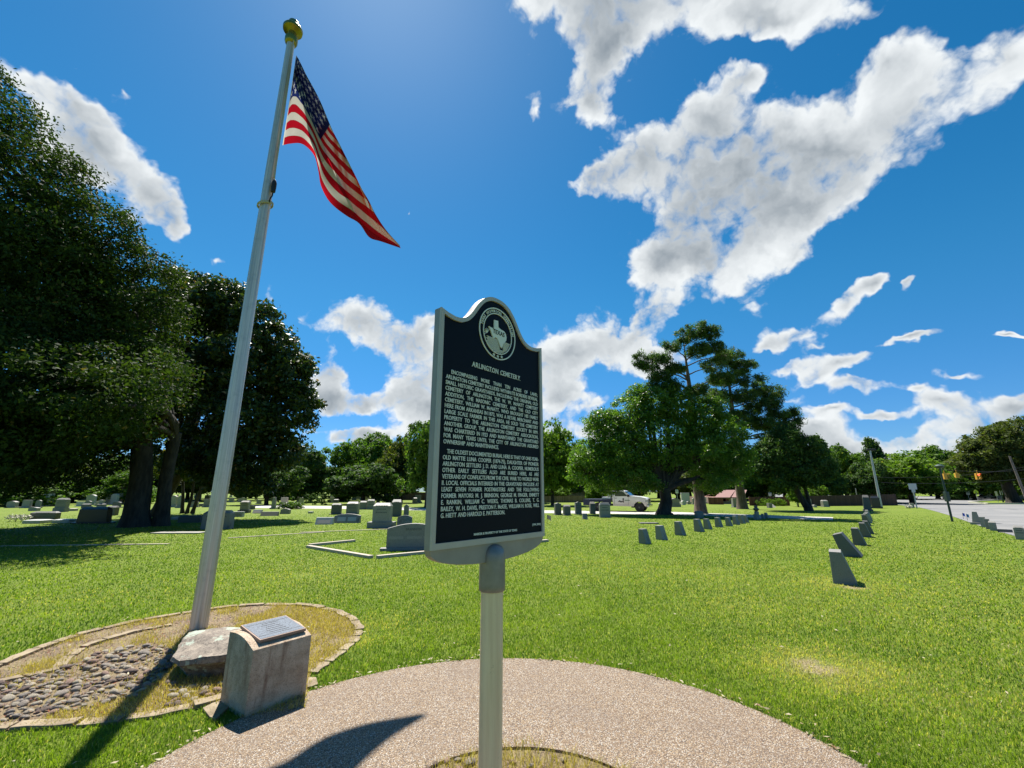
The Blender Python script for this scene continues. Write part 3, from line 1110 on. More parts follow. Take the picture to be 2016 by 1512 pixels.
ring(mb, 0.120, 0.125, -0.016, -0.012)
ring(mb, 0.095, 0.099, -0.016, -0.012)
for k_ in range(14):
    z_ = -0.030 - k_ * 0.0046
    hw = math.sqrt(max(0, 0.093 ** 2 - z_ ** 2))
    w0 = max(-hw, -0.075 + 0.006 * math.sin(k_ * 2.1))
    segs = [(w0, min(hw, -0.004 + k_ * 0.002))] if k_ < 10 else [(w0, hw * 0.9)]
    if k_ < 10:
        segs.append((0.036 + 0.0 * k_, hw * 0.95))
    for s0, s1 in segs:
        if s1 - s0 > 0.006:
            mb.box(SX + s0, SX + s1, -0.0155, -0.012, SZ + z_ - 0.0011, SZ + z_ + 0.0011)
for k_ in range(7):   # plant at the left
    a_ = R(60 + k_ * 25)
    c_ = Vector((SX - 0.070, -0.014, SZ - 0.012))
    mb.tube([c_, c_ + Vector((math.cos(a_) * 0.02, 0, math.sin(a_) * 0.02))], 0.0014, 4)
tex = [(-0.029, 0.052), (-0.002, 0.055), (0.0, 0.024), (0.018, 0.018), (0.040, 0.016), (0.052, 0.006), (0.058, -0.010), (0.056, -0.026), (0.046, -0.038), (0.034, -0.050), (0.027, -0.072),
       (0.016, -0.068), (0.006, -0.050), (-0.004, -0.034), (-0.020, -0.030), (-0.030, -0.040), (-0.042, -0.026), (-0.052, -0.006), (-0.066, 0.010), (-0.030, 0.008)]
mb.prism([(SX + x_, SZ + z_ + 0.008) for x_, z_ in tex], -0.0175, -0.012)
for k_, ang_ in enumerate((-104, -90, -76)):   # three stars at the foot
    cx_, cz_ = SX + 0.110 * math.cos(R(ang_)), SZ + 0.110 * math.sin(R(ang_))
    mb.prism([(cx_ + (0.0085 if q_ % 2 == 0 else 0.0036) * math.sin(R(36 * q_)), cz_ + (0.0085 if q_ % 2 == 0 else 0.0036) * math.cos(R(36 * q_))) for q_ in range(10)], -0.016, -0.012)
circ = 'TEXAS HISTORICAL COMMISSION'
for i, ch in enumerate(circ):
    if ch == ' ':
        continue
    a_ = R(168 - (168 - 12) * i / (len(circ) - 1))
    w = word_mesh(ch, 0.017, 0.0004, 0.001)
    rot_ = a_ - math.pi / 2
    wd = (w[3] - w[2])
    rr0 = 0.1035
    bx, bz = SX + rr0 * math.cos(a_) - math.cos(rot_) * wd / 2, SZ + rr0 * math.sin(a_) - math.sin(rot_) * wd / 2
    put_word(mb, w, bx, bz, -0.014, 1, 1, rot_)
seal = mb.build('seal', M['letter'], mk)
mb = MB()
centred(mb, 'TEXAS', SX + 0.002, SZ - 0.006, -0.0183, 0.030, 0.0002, 0.0006, 0.92)
mb.build('seal_lettering', M['panel'], seal)
mb = MB()


def serif(mb, line, cx, z, y, size, xs=1.0):
    """capitals with small slab feet"""
    x_ = 0
    items = []
    for ch in line:
        if ch == ' ':
            x_ += size * 0.36
            continue
        w = word_mesh(ch, size, 0.0003, 0.001)
        items.append((w, x_))
        x_ += (w[3] - w[2]) * xs + size * 0.115
    for w, xx in items:
        put_word(mb, w, cx - x_ / 2 + xx, z, y, xs)
        wd = (w[3] - w[2]) * xs
        for fx in (0.0, wd):
            mb.box(cx - x_ / 2 + xx + fx - size * 0.07, cx - x_ / 2 + xx + fx + size * 0.07, y - 0.001, y + 0.001, z - 0.0004, z + size * 0.035)


serif(mb, 'ARLINGTON CEMETERY', 0.008, TOP - 0.205, -0.0145, 0.0315, 0.86)
mb.build('title_lettering', M['letter'], mk)
P1 = ['ENCOMPASSING MORE THAN TEN ACRES OF LAND,', 'ARLINGTON CEMETERY INCLUDES WITHIN ITS BORDERS SEVERAL', 'SMALL HISTORIC GRAVEYARDS, INCLUDING THE ORIGINAL OLD',
      'CEMETERY OF ARLINGTON, THE W. W. McNATT CEMETERY', 'ADDITION, THE MASONIC CEMETERY, AND THE OLD CITY', 'CEMETERY. WILLIAM W. McNATT, WHO BROUGHT HIS FAMILY',
      'HERE FROM ARKANSAS IN 1872, WAS A RETAIL MERCHANT AND', 'LARGE SCALE FARMER IN THIS AREA. HE SOLD THE CEMETERY', 'PROPERTY TO THE ARLINGTON CEMETERY SOCIETY IN 1899.',
      'ANOTHER GROUP, THE ARLINGTON CEMETERY ASSOCIATION,', 'WAS CHARTERED IN 1923 AND MAINTAINED THE GRAVEYARD', 'FOR MANY YEARS UNTIL THE CITY OF ARLINGTON ASSUMED', 'OWNERSHIP AND MAINTENANCE.']
P2 = ['THE OLDEST DOCUMENTED BURIAL HERE IS THAT OF ONE-YEAR-', 'OLD MATTIE LUNA COOPER (1874-75), DAUGHTER OF PIONEER', 'ARLINGTON SETTLERS J. D. AND LUNA A. COOPER. NUMEROUS',
      'OTHER EARLY SETTLERS ALSO ARE BURIED HERE, AS ARE', 'VETERANS OF CONFLICTS FROM THE CIVIL WAR TO WORLD WAR', 'II. LOCAL OFFICIALS INTERRED IN THE GRAVEYARD INCLUDE AT',
      'LEAST SEVEN FORMER POSTMASTERS AND THE FOLLOWING', 'FORMER MAYORS: M. J. BRINSON, GEORGE M. FINGER, EMMETT', 'E. RANKIN, WILLIAM C. WEEKS, THOMAS B. COLLINS, T. G.',
      'BAILEY, W. H. DAVIS, PRESTON F. McKEE, WILLIAM H. ROSE, WILL', 'G. HIETT AND HAROLD E. PATTERSON.']
mb = MB()
TS = 0.0235
for i, ln in enumerate(P1):
    justified(mb, ln, -0.300 + (0.028 if i == 0 else 0), 0.308, TOP - 0.262 - i * 0.0236, -0.0145, TS, 0.00025, 0.0008, i == len(P1) - 1)
for i, ln in enumerate(P2):
    justified(mb, ln, -0.300 + (0.020 if i == 0 else 0), 0.308, TOP - 0.582 - i * 0.0238, -0.0145, TS, 0.00025, 0.0008, i == len(P2) - 1)
centred(mb, '(1994, 2010)', 0.285, TOP - 0.878, -0.0145, 0.0125, 0.0002, 0.0008)
centred(mb, 'MARKER IS PROPERTY OF THE STATE OF TEXAS', 0.009, TOP - 0.894, -0.0145, 0.0125, 0.0002, 0.0008)
mb.build('inscription', M['letter'], mk)
# sleeve and post
mb = MB()
mb.lathe([(0.050, TOP - 1.115), (0.054, TOP - 1.110), (0.054, TOP - 1.092), (0.053, TOP - 1.0), (0.052, TOP - 0.975), (0.047, TOP - 0.958), (0.036, TOP - 0.945), (0.020, TOP - 0.938), (0.004, TOP - 0.936)], 32)
mb.build('sleeve', M['sleeve'], mk, smooth=True)
mb = MB()
mb.lathe([(0.045, -0.1), (0.045, TOP - 1.116)], 32)
mb.lathe([(0.0458, TOP - 1.128), (0.0458, TOP - 1.118)], 32)
mb.build('post', M['post'], mk, smooth=True)

# ------------------------------------------------------------------ flagpole
PX, PY = G(390, 1240)
fp = empty('flagpole', (PX, PY, 0), 0, 'tall tapering aluminium flagpole with brass coloured cap rising from the bed', 'flagpole')
ztop = AT(577, 86, PY).z
mb = MB()
zs = np.linspace(0, ztop, 12)
joint = AT(512, 405, PY).z
mb.lathe([(0.092 - 0.034 * (z / ztop) ** 1.1, z) for z in zs], 36)
mb.build('pole', M['alu'], fp, smooth=True)
mb = MB()
mb.lathe([(0.060, ztop - 0.02), (0.085, ztop), (0.095, ztop + 0.03), (0.095, ztop + 0.10), (0.070, ztop + 0.125), (0.062, ztop + 0.22), (0.085, ztop + 0.235), (0.145, ztop + 0.26), (0.150, ztop + 0.30),
          (0.135, ztop + 0.33), (0.095, ztop + 0.35), (0.095, ztop + 0.39), (0.080, ztop + 0.44), (0.050, ztop + 0.475), (0.01, ztop + 0.49)], 32)
mb.build('cap', M['brass'], fp, smooth=True)
# halyard, weight, retainer ring
hx = 0.085
mb = MB()
zf0 = AT(556, 290, PY).z
zc = AT(541, 372, PY).z
mb.tube([(0.07, -0.05, ztop - 0.02), (0.085, -0.05, ztop - 0.6), (0.10, -0.05, zf0 + 0.6), (0.10, -0.05, zf0 - 0.1), (0.105, -0.06, zc + 0.15)], 0.010, 6)
mb.tube([(0.075, -0.06, ztop - 0.02), (0.085, -0.06, ztop - 1.5), (0.11, -0.05, zc + 0.1)], 0.008, 6)
mb.build('halyard', M['rope'], fp, smooth=True)
mb = MB()
mb.lathe([(0.01, zc - 0.10), (0.030, zc - 0.09), (0.034, zc - 0.02), (0.034, zc + 0.06), (0.022, zc + 0.10), (0.008, zc + 0.12)], 14, axis=(0.115, -0.05))
mb.tube([(0.115, -0.05, zc - 0.09), (0.12, -0.06, zc - 0.16), (0.10, -0.07, zc - 0.22), (0.085, -0.05, joint + 0.02)], 0.010, 6)
mb.build('counterweight', M['black'], fp, smooth=True)
mb = MB()
pts = [(0.094 * math.cos(a_), 0.094 * math.sin(a_), joint + 0.035 * math.cos(a_ - 0.4)) for a_ in np.linspace(0, 2 * math.pi, 33)]
for k_ in range(3):
    mb.tube([(x_, y_, z_ + 0.012 * k_) for x_, y_, z_ in pts], 0.011, 6, cap=False)
mb.build('rope_ring', M['rope'], fp, smooth=True)

# ------------------------------------------------------------------ flag
# rows along the length: s, bottom edge, fold line, outer line, and how the cloth's height v and length u run there
FL = [
    # s     Pb            vb  ub    Pf          vf    uf     Po           vo    uo    Pc(back fold)
    (0.00, (556, 286), 1.00, 0.00, (572, 185), 0.45, 0.00, (583, 108), 0.02, 0.00, (583, 104)),
    (0.07, (570, 283), 1.00, 0.08, (584, 150), 0.34, 0.10, (589, 118), 0.05, 0.09, (589, 112)),
    (0.14, (590, 282), 1.00, 0.15, (594, 168), 0.34, 0.20, (603, 147), 0.06, 0.18, (600, 136)),
    (0.22, (606, 291), 1.00, 0.22, (606, 200), 0.38, 0.27, (619, 176), 0.06, 0.25, (615, 160)),
    (0.30, (620, 309), 1.00, 0.29, (618, 238), 0.46, 0.34, (633, 204), 0.05, 0.33, (628, 190)),
    (0.38, (627, 338), 1.00, 0.37, (631, 275), 0.54, 0.40, (652, 250), 0.10, 0.41, (640, 235)),
    (0.48, (632, 366), 1.00, 0.46, (645, 307), 0.615, 0.48, (668, 282), 0.24, 0.48, (652, 275)),
    (0.57, (645, 392), 1.00, 0.54, (659, 337), 0.69, 0.55, (684, 314), 0.38, 0.54, (668, 308)),
    (0.66, (662, 410), 1.00, 0.62, (672, 367), 0.77, 0.62, (700, 346), 0.50, 0.60, (682, 345)),
    (0.74, (684, 426), 1.00, 0.70, (686, 393), 0.85, 0.70, (714, 374), 0.61, 0.67, (695, 375)),
    (0.82, (708, 441), 1.00, 0.78, (700, 421), 0.93, 0.78, (728, 398), 0.70, 0.75, (710, 400)),
    (0.89, (728, 468), 1.00, 0.86, (716, 443), 0.97, 0.86, (741, 424), 0.78, 0.84, (726, 425)),
    (0.95, (752, 476), 1.00, 0.93, (745, 466), 0.98, 0.93, (762, 455), 0.84, 0.92, (752, 455)),
    (1.00, (790, 489), 1.00, 1.00, (787, 486), 0.99, 1.00, (788, 484), 0.85, 1.00, (784, 483)),
]
NU, NV = 110, 60
ss = [f_[0] for f_ in FL]


def col(i, j=None):
    return [f_[i] if j is None else f_[i][j] for f_ in FL]


def sm(xs_, ys_, x_):
    """smooth interpolation through the rows"""
    xs_, ys_ = np.asarray(xs_, float), np.asarray(ys_, float)
    m_ = np.gradient(ys_, xs_)
    i_ = np.clip(np.searchsorted(xs_, x_) - 1, 0, len(xs_) - 2)
    h_ = xs_[i_ + 1] - xs_[i_]
    t_ = (x_ - xs_[i_]) / h_
    return (2 * t_ ** 3 - 3 * t_ ** 2 + 1) * ys_[i_] + (t_ ** 3 - 2 * t_ ** 2 + t_) * h_ * m_[i_] + (-2 * t_ ** 3 + 3 * t_ ** 2) * ys_[i_ + 1] + (t_ ** 3 - t_ ** 2) * h_ * m_[i_ + 1]


verts, uvs = [], []
for i in range(NU + 1):
    s = i / NU
    bx, by = sm(ss, col(1, 0), s), sm(ss, col(1, 1), s)
    fx, fy = sm(ss, col(4, 0), s), sm(ss, col(4, 1), s)
    ox, oy = sm(ss, col(7, 0), s), sm(ss, col(7, 1), s)
    cx, cy = sm(ss, col(10, 0), s), sm(ss, col(10, 1), s)
    vf, uf = np.interp(s, ss, col(5)), np.interp(s, ss, col(6))
    vo, uo = np.interp(s, ss, col(8)), np.interp(s, ss, col(9))
    ub = np.interp(s, ss, col(3))
    Y0 = PY - 0.02 + 0.92 * s
    open_ = min(1.0, s / 0.12) * (1.0 - max(0.0, (s - 0.70) / 0.30) ** 1.5)
    for j in range(NV + 1):
        q = j / NV
        if q < 0.36:                       # front sheet: bottom edge up to the fold
            t_ = q / 0.36
            x, y = bx + (fx - bx) * t_, by + (fy - by) * t_
            Yd = Y0 - 0.10 * open_ + 0.20 * t_ ** 2 * open_ + (0.06 * math.sin(9 * s + 2.5 * t_) + 0.030 * math.sin(23 * s - 4 * t_)) * open_
            u_, v_ = ub + (uf - ub) * t_, 1.0 + (vf - 1.0) * t_
        elif q < 0.72:                     # second sheet: fold out to the outer line
            t_ = (q - 0.36) / 0.36
            x, y = fx + (ox - fx) * t_, fy + (oy - fy) * t_
            Yd = Y0 + (0.10 - 0.50 * t_ ** 1.1) * open_ + (0.05 * math.sin(12 * s + 5 * t_) + 0.03 * math.sin(7 * t_ + 19 * s)) * open_
            u_, v_ = uf + (uo - uf) * t_, vf + (vo - vf) * t_
        else:                              # the rest tucked behind
            t_ = (q - 0.72) / 0.28
            x, y = ox + (fx - ox) * t_ * 0.93, oy + (fy - oy) * t_ * 0.93 - 10 * t_ * open_
            Yd = Y0 + (-0.40 + 0.62 * t_) * open_ + 0.05 * min(1.0, t_ * 3)
            u_, v_ = uo, vo + (0.0 - vo) * t_
        verts.append(tuple(AT(x, y, Yd)))
        uvs.append((u_, v_))
faces = []
for i in range(NU):
    for j in range(NV):
        a_ = i * (NV + 1) + j
        faces.append((a_, a_ + 1, a_ + NV + 2, a_ + NV + 1))
me = bpy.data.meshes.new('flag')
me.from_pydata(verts, [], faces)
uvl = me.uv_layers.new(name='cloth')
for lp in me.loops:
    uvl.data[lp.index].uv = uvs[lp.vertex_index]
me.shade_smooth()
m, t, b = material('flag_cloth')
uvn = t.n('ShaderNodeUVMap', uv_map='cloth')
sp_ = t.n('ShaderNodeSeparateXYZ')
t.l(uvn.outputs[0], sp_.inputs[0])
U_, V_ = sp_.outputs[0], sp_.outputs[1]
stripe = t.math('MODULO', t.math('FLOOR', t.math('MULTIPLY', V_, 13.0)), 2.0)
cbase = t.mix(stripe, (0.36, 0.005, 0.014), (0.50, 0.47, 0.42))
seam = t.math('ABSOLUTE', t.math('SUBTRACT', t.math('FRACT', t.math('MULTIPLY', V_, 13.0)), 0.5))
cbase = t.mix(t.ramp(seam, 0.465, 0.5, 0.0, 0.6), cbase, (0.12, 0.03, 0.04))
# canton with five pointed stars in two interleaved lattices
cu_, cv_ = t.math('DIVIDE', U_, 0.40), t.math('DIVIDE', V_, 0.5385)


def stars(offu, offv, nu, nv):
    gu = t.math('ADD', t.math('MULTIPLY', cu_, 6.0), offu)
    gv = t.math('ADD', t.math('MULTIPLY', cv_, 5.0), offv)
    lu = t.math('MULTIPLY', t.math('SUBTRACT', t.math('FRACT', gu), 0.5), 1.24)
    lv = t.math('MULTIPLY', t.math('SUBTRACT', t.math('FRACT', gv), 0.5), -1.0)
    an_ = t.math('ARCTAN2', lu, lv)
    rad_ = t.math('SQRT', t.math('ADD', t.math('MULTIPLY', lu, lu), t.math('MULTIPLY', lv, lv)))
    k_ = t.math('ABSOLUTE', t.math('SUBTRACT', t.math('FRACT', t.math('ADD', t.math('DIVIDE', an_, 2 * math.pi / 5), 10.0)), 0.5))
    lim_ = t.math('ADD', 0.13, t.math('MULTIPLY', t.math('MULTIPLY', k_, k_), 0.9))
    return t.math('LESS_THAN', rad_, lim_)


st_ = t.math('MAXIMUM', stars(0.0, 0.0, 6, 5), t.math('MULTIPLY', stars(0.5, 0.5, 5, 4),
             t.math('MULTIPLY', t.math('MULTIPLY', t.math('GREATER_THAN', cu_, 0.09), t.math('LESS_THAN', cu_, 0.91)), t.math('MULTIPLY', t.math('GREATER_THAN', cv_, 0.1), t.math('LESS_THAN', cv_, 0.9)))))
canton = t.mix(st_, (0.012, 0.022, 0.12), (0.50, 0.50, 0.50))
incan = t.math('MULTIPLY', t.math('LESS_THAN', U_, 0.40), t.math('LESS_THAN', V_, 0.5385))
cfin = t.mix(incan, cbase, canton)
cfin = t.mix(t.math('LESS_THAN', U_, 0.012), cfin, (0.6, 0.58, 0.52))
t.l(cfin, b.inputs['Base Color'])
b.inputs['Roughness'].default_value = 0.65
b.inputs['Specular IOR Level'].default_value = 0.25
tr = t.n('ShaderNodeBsdfTranslucent')
t.l(cfin, tr.inputs['Color'])
mxs = t.n('ShaderNodeMixShader')
mxs.inputs[0].default_value = 0.66
t.l(b.outputs[0], mxs.inputs[1])
t.l(tr.outputs[0], mxs.inputs[2])
t.l(mxs.outputs[0], m.node_tree.nodes['Material Output'].inputs['Surface'])
me.materials.append(m)
fo = link('flag', me)
tag(fo, 'red white and blue flag with stars and stripes hanging folded from the tall pole', 'flag')

# ------------------------------------------------------------------ pedestal with plaque
FLp, FRp, BLp = Vector((*G(480.6, 1418.5), 0)), Vector((*G(601.7, 1371.5), 0)), Vector((*G(438.7, 1383.5), 0))
ux = (FRp - FLp)
wP = ux.length
rzP = math.atan2(ux.y, ux.x)
dP = abs((BLp - FLp).dot(Vector((-math.sin(rzP), math.cos(rzP), 0)))) * 1.0
ped = empty('plaque_pedestal', FLp, rzP, 'stained pitted concrete block with a slanted top carrying a small metal plaque', 'pedestal')
mb = MB()
hF, hB = 0.434, 0.490
nseg = 10
side = [(0, -0.02), (0, hF)]
for k_ in range(1, nseg):
    q = k_ / nseg
    side.append((dP * q, hF + (hB - hF) * q + 0.032 * math.sin(math.pi * q)))
side += [(dP, hB), (dP, -0.02)]
n_ = len(side)
nx_ = 5
vs, fs = [], []
for i in range(nx_):
    for (yy, zz) in side:
        vs.append((wP * i / (nx_ - 1), yy, zz))
for i in range(nx_ - 1):
    for j in range(n_):
        j2 = (j + 1) % n_
        fs.append((i * n_ + j, i * n_ + j2, (i + 1) * n_ + j2, (i + 1) * n_ + j))
fs.append(tuple(range(n_)))
fs.append(tuple((nx_ - 1) * n_ + j for j in range(n_ - 1, -1, -1)))
mb.add(vs, fs)
mb.build('block', M['concrete'], ped, bevel=0.010, smooth=True)


def plq(x_, q_, lift):
    """point over the curved top: x across, q from front to back"""
    zz = hF + (hB - hF) * q_ + 0.032 * math.sin(math.pi * q_) + lift
    return (x_, dP * q_, zz)


tilt = math.atan2((hB - hF), dP)
zc_ = hF + (hB - hF) * 0.52 + 0.032
MP = Matrix.Translation((wP * 0.53, dP * 0.50, zc_)) @ Matrix.Rotation(tilt, 4, 'X')
pw_, pd_ = wP * 0.40, dP * 0.41
mb = MB()
mb.box(-pw_, pw_, -pd_, pd_, -0.012, 0.010, MP)
pl = mb.build('plaque', M['copper'], ped, bevel=0.002)
mb = MB()
mb.box(-pw_ + 0.010, pw_ - 0.010, -pd_ + 0.010, pd_ - 0.010, 0.0102, 0.0115, MP)
pf = mb.build('plaque_face', M['bronze'], pl)
mb = MB()
rows = [(-0.30, 0.36), (-0.42, 0.20), (-0.30, 0.30), (-0.38, 0.34), (-0.44, 0.40), (-0.4, 0.42)]
for i, (a_, b_) in enumerate(rows):
    yy = pd_ * (0.52 - i * 0.20)
    x_ = a_ * pw_
    while x_ < b_ * pw_:
        l_ = random.uniform(0.006, 0.016)
        mb.box(x_, x_ + l_, yy - 0.0022, yy + 0.0022, 0.0113, 0.0135, MP)
        x_ += l_ + 0.004
for yy in (pd_ * 0.66, -pd_ * 0.66):
    mb.box(-pw_ * 0.9, pw_ * 0.9, yy - 0.0008, yy + 0.0008, 0.0113, 0.0128, MP)
mb.build('plaque_lettering', M['black'], pl)

# ------------------------------------------------------------------ boulder, cobbles, edging
def stone_mesh(name, sx, sy, sz, seed, mat, sub=3, rough=0.25, flat=0.0):
    bm = bmesh.new()
    bmesh.ops.create_icosphere(bm, subdivisions=sub, radius=1.0)
    rs = np.random.default_rng(seed)
    dirs = [Vector(rs.normal(size=3)).normalized() for _ in range(9)]
    offs = rs.uniform(0.55, 0.9, 9)
    ph = rs.uniform(0, 6, 6)
    for v_ in bm.verts:
        p_ = v_.co.copy()
        for d_, o_ in zip(dirs, offs):     # planar facets
            k_ = p_.dot(d_)
            if k_ > o_:
                p_ -= d_ * (k_ - o_) * (0.85 if rough > 0.2 else 0.5)
        w_ = 1 + rough * 0.16 * (math.sin(p_.x * 5 + ph[0]) + math.sin(p_.y * 6 + ph[1]) + math.sin(p_.z * 7 + ph[2])) + rough * 0.07 * (math.sin(p_.x * 15 + ph[3]) + math.sin(p_.y * 17 + ph[4]))
        p_ *= w_
        if p_.z > 1 - flat:
            p_.z = 1 - flat + (p_.z - 1 + flat) * 0.25
        v_.co = Vector((p_.x * sx, p_.y * sy, p_.z * sz))
    me_ = bpy.data.meshes.new(name)
    bm.to_mesh(me_)
    bm.free()
    me_.materials.append(mat)
    me_.shade_smooth()
    return me_


bx0, by0 = G(405, 1322)


def boulder():
    top = [G(372, 1244, 0.24), G(420, 1236, 0.25), G(475, 1234, 0.25), G(520, 1246, 0.24), G(515, 1275, 0.22), G(462, 1288, 0.20), G(400, 1295, 0.20), G(352, 1302, 0.185), G(340, 1291, 0.17), G(352, 1270, 0.20)]
    c_ = Vector((np.mean([p[0] for p in top]), np.mean([p[1] for p in top]), 0))
    bm = bmesh.new()
    rings = []
    zt_ = [0.24, 0.25, 0.25, 0.24, 0.22, 0.20, 0.20, 0.185, 0.17, 0.20]
    for f_, zk in ((1.0, 1.0), (1.03, 0.80), (0.95, 0.45), (0.80, 0.05), (0.7, -0.15)):
        rings.append([bm.verts.new((c_.x + (p[0] - c_.x) * f_, c_.y + (p[1] - c_.y) * f_ + (0.06 if zk < 0.5 else 0), z * zk)) for p, z in zip(top, zt_)])
    for a_, b_ in zip(rings[:-1], rings[1:]):
        for i in range(10):
            j = (i + 1) % 10
            bm.faces.new((a_[i], a_[j], b_[j], b_[i]))
    cv = bm.verts.new((c_.x, c_.y, 0.262))
    for i in range(10):
        bm.faces.new((rings[0][(i + 1) % 10], rings[0][i], cv))
    bm.faces.new(rings[-1][::-1])
    bmesh.ops.subdivide_edges(bm, edges=bm.edges[:], cuts=3, use_grid_fill=True)
    bmesh.ops.subdivide_edges(bm, edges=bm.edges[:], cuts=1, use_grid_fill=True)
    bm.normal_update()
    from mathutils import noise as mn
    for v_ in bm.verts:
        n1_ = mn.fractal(v_.co * 5.0, 0.8, 2.1, 5)
        v_.co += v_.normal * 0.020 * n1_
        v_.co.z += 0.010 * mn.noise(v_.co * 9)
    bmesh.ops.recalc_face_normals(bm, faces=bm.faces)
    me_ = bpy.data.meshes.new('boulder')
    bm.to_mesh(me_)
    bm.free()
    me_.materials.append(M['boulder'])
    me_.shade_smooth()
    me_.set_sharp_from_angle(angle=R(50))
    return me_


bo = link('boulder', boulder())
tag(bo, 'large flat topped lichen spotted boulder lying behind the concrete pedestal', 'rock')

mats = ['cobbleA', 'cobbleB', 'cobbleC', 'cobbleD', 'cobbleA', 'cobbleC']
cm = [stone_mesh('river_cobble', 1.0, 0.72, 0.42, 50 + i, M[mats[i]], 2, 0.12) for i in range(6)]
placed = []
rs = np.random.default_rng(5)
tries = 0
FIRSTC = True
while len(placed) < 285 and tries < 12000:
    tries += 1
    px_ = rs.uniform(-60, 440)
    py_ = rs.uniform(1268, 1425)
    gx_, gy_ = G(px_, py_)
    inA = inside(np.array([gx_]), np.array([gy_]), COBB)[0]
    if not inA and not (px_ > 330 and 1330 < py_ < 1392 and rs.random() < 0.25):
        continue
    if math.hypot((gx_ + 2.62) , (gy_ - 4.35) * 1.3) < 0.42:
        continue
    sz_ = rs.uniform(0.022, 0.056) if inA else rs.uniform(0.03, 0.05)
    if rs.random() < 0.06:
        sz_ *= 1.35
    if any((gx_ - q_[0]) ** 2 + (gy_ - q_[1]) ** 2 < (0.72 * (sz_ + q_[2])) ** 2 for q_ in placed):
        continue
    placed.append((gx_, gy_, sz_))
    o = link('river_cobble', cm[int(rs.integers(6))], None, (gx_, gy_, 0.004 + sz_ * rs.uniform(0.1, 0.42)))
    o.scale = (sz_, sz_ * rs.uniform(0.8, 1.1), sz_ * rs.uniform(0.8, 1.3))
    o.rotation_euler = (rs.uniform(-0.3, 0.3), rs.uniform(-0.3, 0.3), rs.uniform(0, 6.28))
    tag(o, 'rounded river cobble among others in the stone edged bed by the flagpole', 'cobble', 'river cobbles filling the flagpole bed')

for (qx, qy, qs) in ((858, 1508, 0.028), (880, 1503, 0.030), (901, 1500, 0.026), (926, 1505, 0.045), (868, 1522, 0.03), (905, 1520, 0.033), (1110, 1500, 0.024), (1010, 1505, 0.026), (1045, 1512, 0.022), (840, 1518, 0.024)):
    o = link('river_cobble', cm[int(rs.integers(6))], None, (*G(qx, qy), 0.012))
    o.scale = (qs, qs, qs)
    o.rotation_euler = (0.1, 0.1, rs.uniform(0, 6))
    tag(o, 'small rounded cobble in the dry grass at the foot of the marker post', 'cobble', 'cobbles at the foot of the marker')


def edging(pts, wid, lab, grp, seed, gap=0.012, zt=0.024):
    rs = np.random.default_rng(seed)
    P_ = [Vector((*G(*q_), 0)) for q_ in pts]
    d_ = [0]
    for a_, b_ in zip(P_[:-1], P_[1:]):
        d_.append(d_[-1] + (b_ - a_).length)

    def at_(s_):
        return Vector((np.interp(s_, d_, [p_.x for p_ in P_]), np.interp(s_, d_, [p_.y for p_ in P_]), 0))
    s_ = 0.0
    while s_ < d_[-1] - 0.06:
        l_ = min(rs.uniform(0.20, 0.42), d_[-1] - s_)
        n_ = 5
        inn, out = [], []
        for k_ in range(n_):
            c_ = at_(s_ + gap + (l_ - 2 * gap) * k_ / (n_ - 1))
            tng = (at_(min(s_ + l_, d_[-1])) - at_(s_)).normalized()
            nr = Vector((-tng.y, tng.x, 0))
            out.append(c_ + nr * (wid / 2 + rs.uniform(-0.012, 0.012)))
            inn.append(c_ - nr * (wid / 2 + rs.uniform(-0.014, 0.014)))
        loop = [tuple(p_.xy) for p_ in out + inn[::-1]]
        mb_ = MB()
        h_ = zt + rs.uniform(-0.006, 0.010)
        mb_.slab(loop, -0.02, h_)
        o_ = mb_.build('edging_stone', M['flagstone'], bevel=0.006)
        tag(o_, lab, 'edging stone', grp)
        s_ += l_


edging([(-160, 1372), (0, 1312), (75, 1280), (160, 1250), (260, 1226), (380, 1206), (450, 1196), (530, 1191), (600, 1193), (660, 1204), (695, 1221), (708, 1240), (698, 1262), (670, 1287), (640, 1308), (612, 1328)],
       0.095, 'thin tan flagstone in the outer curved edging between bed and lawn', 'outer edging stones of the bed', 1)
edging([(-160, 1392), (0, 1346), (60, 1333), (108, 1322), (128, 1300), (160, 1279), (210, 1261), (270, 1245), (340, 1231)],
       0.085, 'thin tan flagstone in the inner edging line above the cobbles', 'inner edging stones of the bed', 2)
edging([(-160, 1450), (0, 1436), (110, 1430), (220, 1421), (310, 1408), (380, 1393), (440, 1377)],
       0.095, 'thin tan flagstone in the front edging between cobbles and grass', 'front edging stones of the bed', 3)
mb = MB()
mb.slab([G(398, 1400), G(440, 1378), G(452, 1396), G(424, 1422), G(412, 1418)], -0.01, 0.022)
o = mb.build('paver', M['flagstone'], bevel=0.004)
tag(o, 'loose flat tan paver lying against the left side of the pedestal', 'paver')
mb = MB()
mb.slab([G(606, 1338), G(622, 1338), G(626, 1352), G(604, 1358)], -0.01, 0.020)
o = mb.build('paver', M['flagstone'], bevel=0.004)
tag(o, 'small broken paver in the grass at the right side of the pedestal', 'paver')

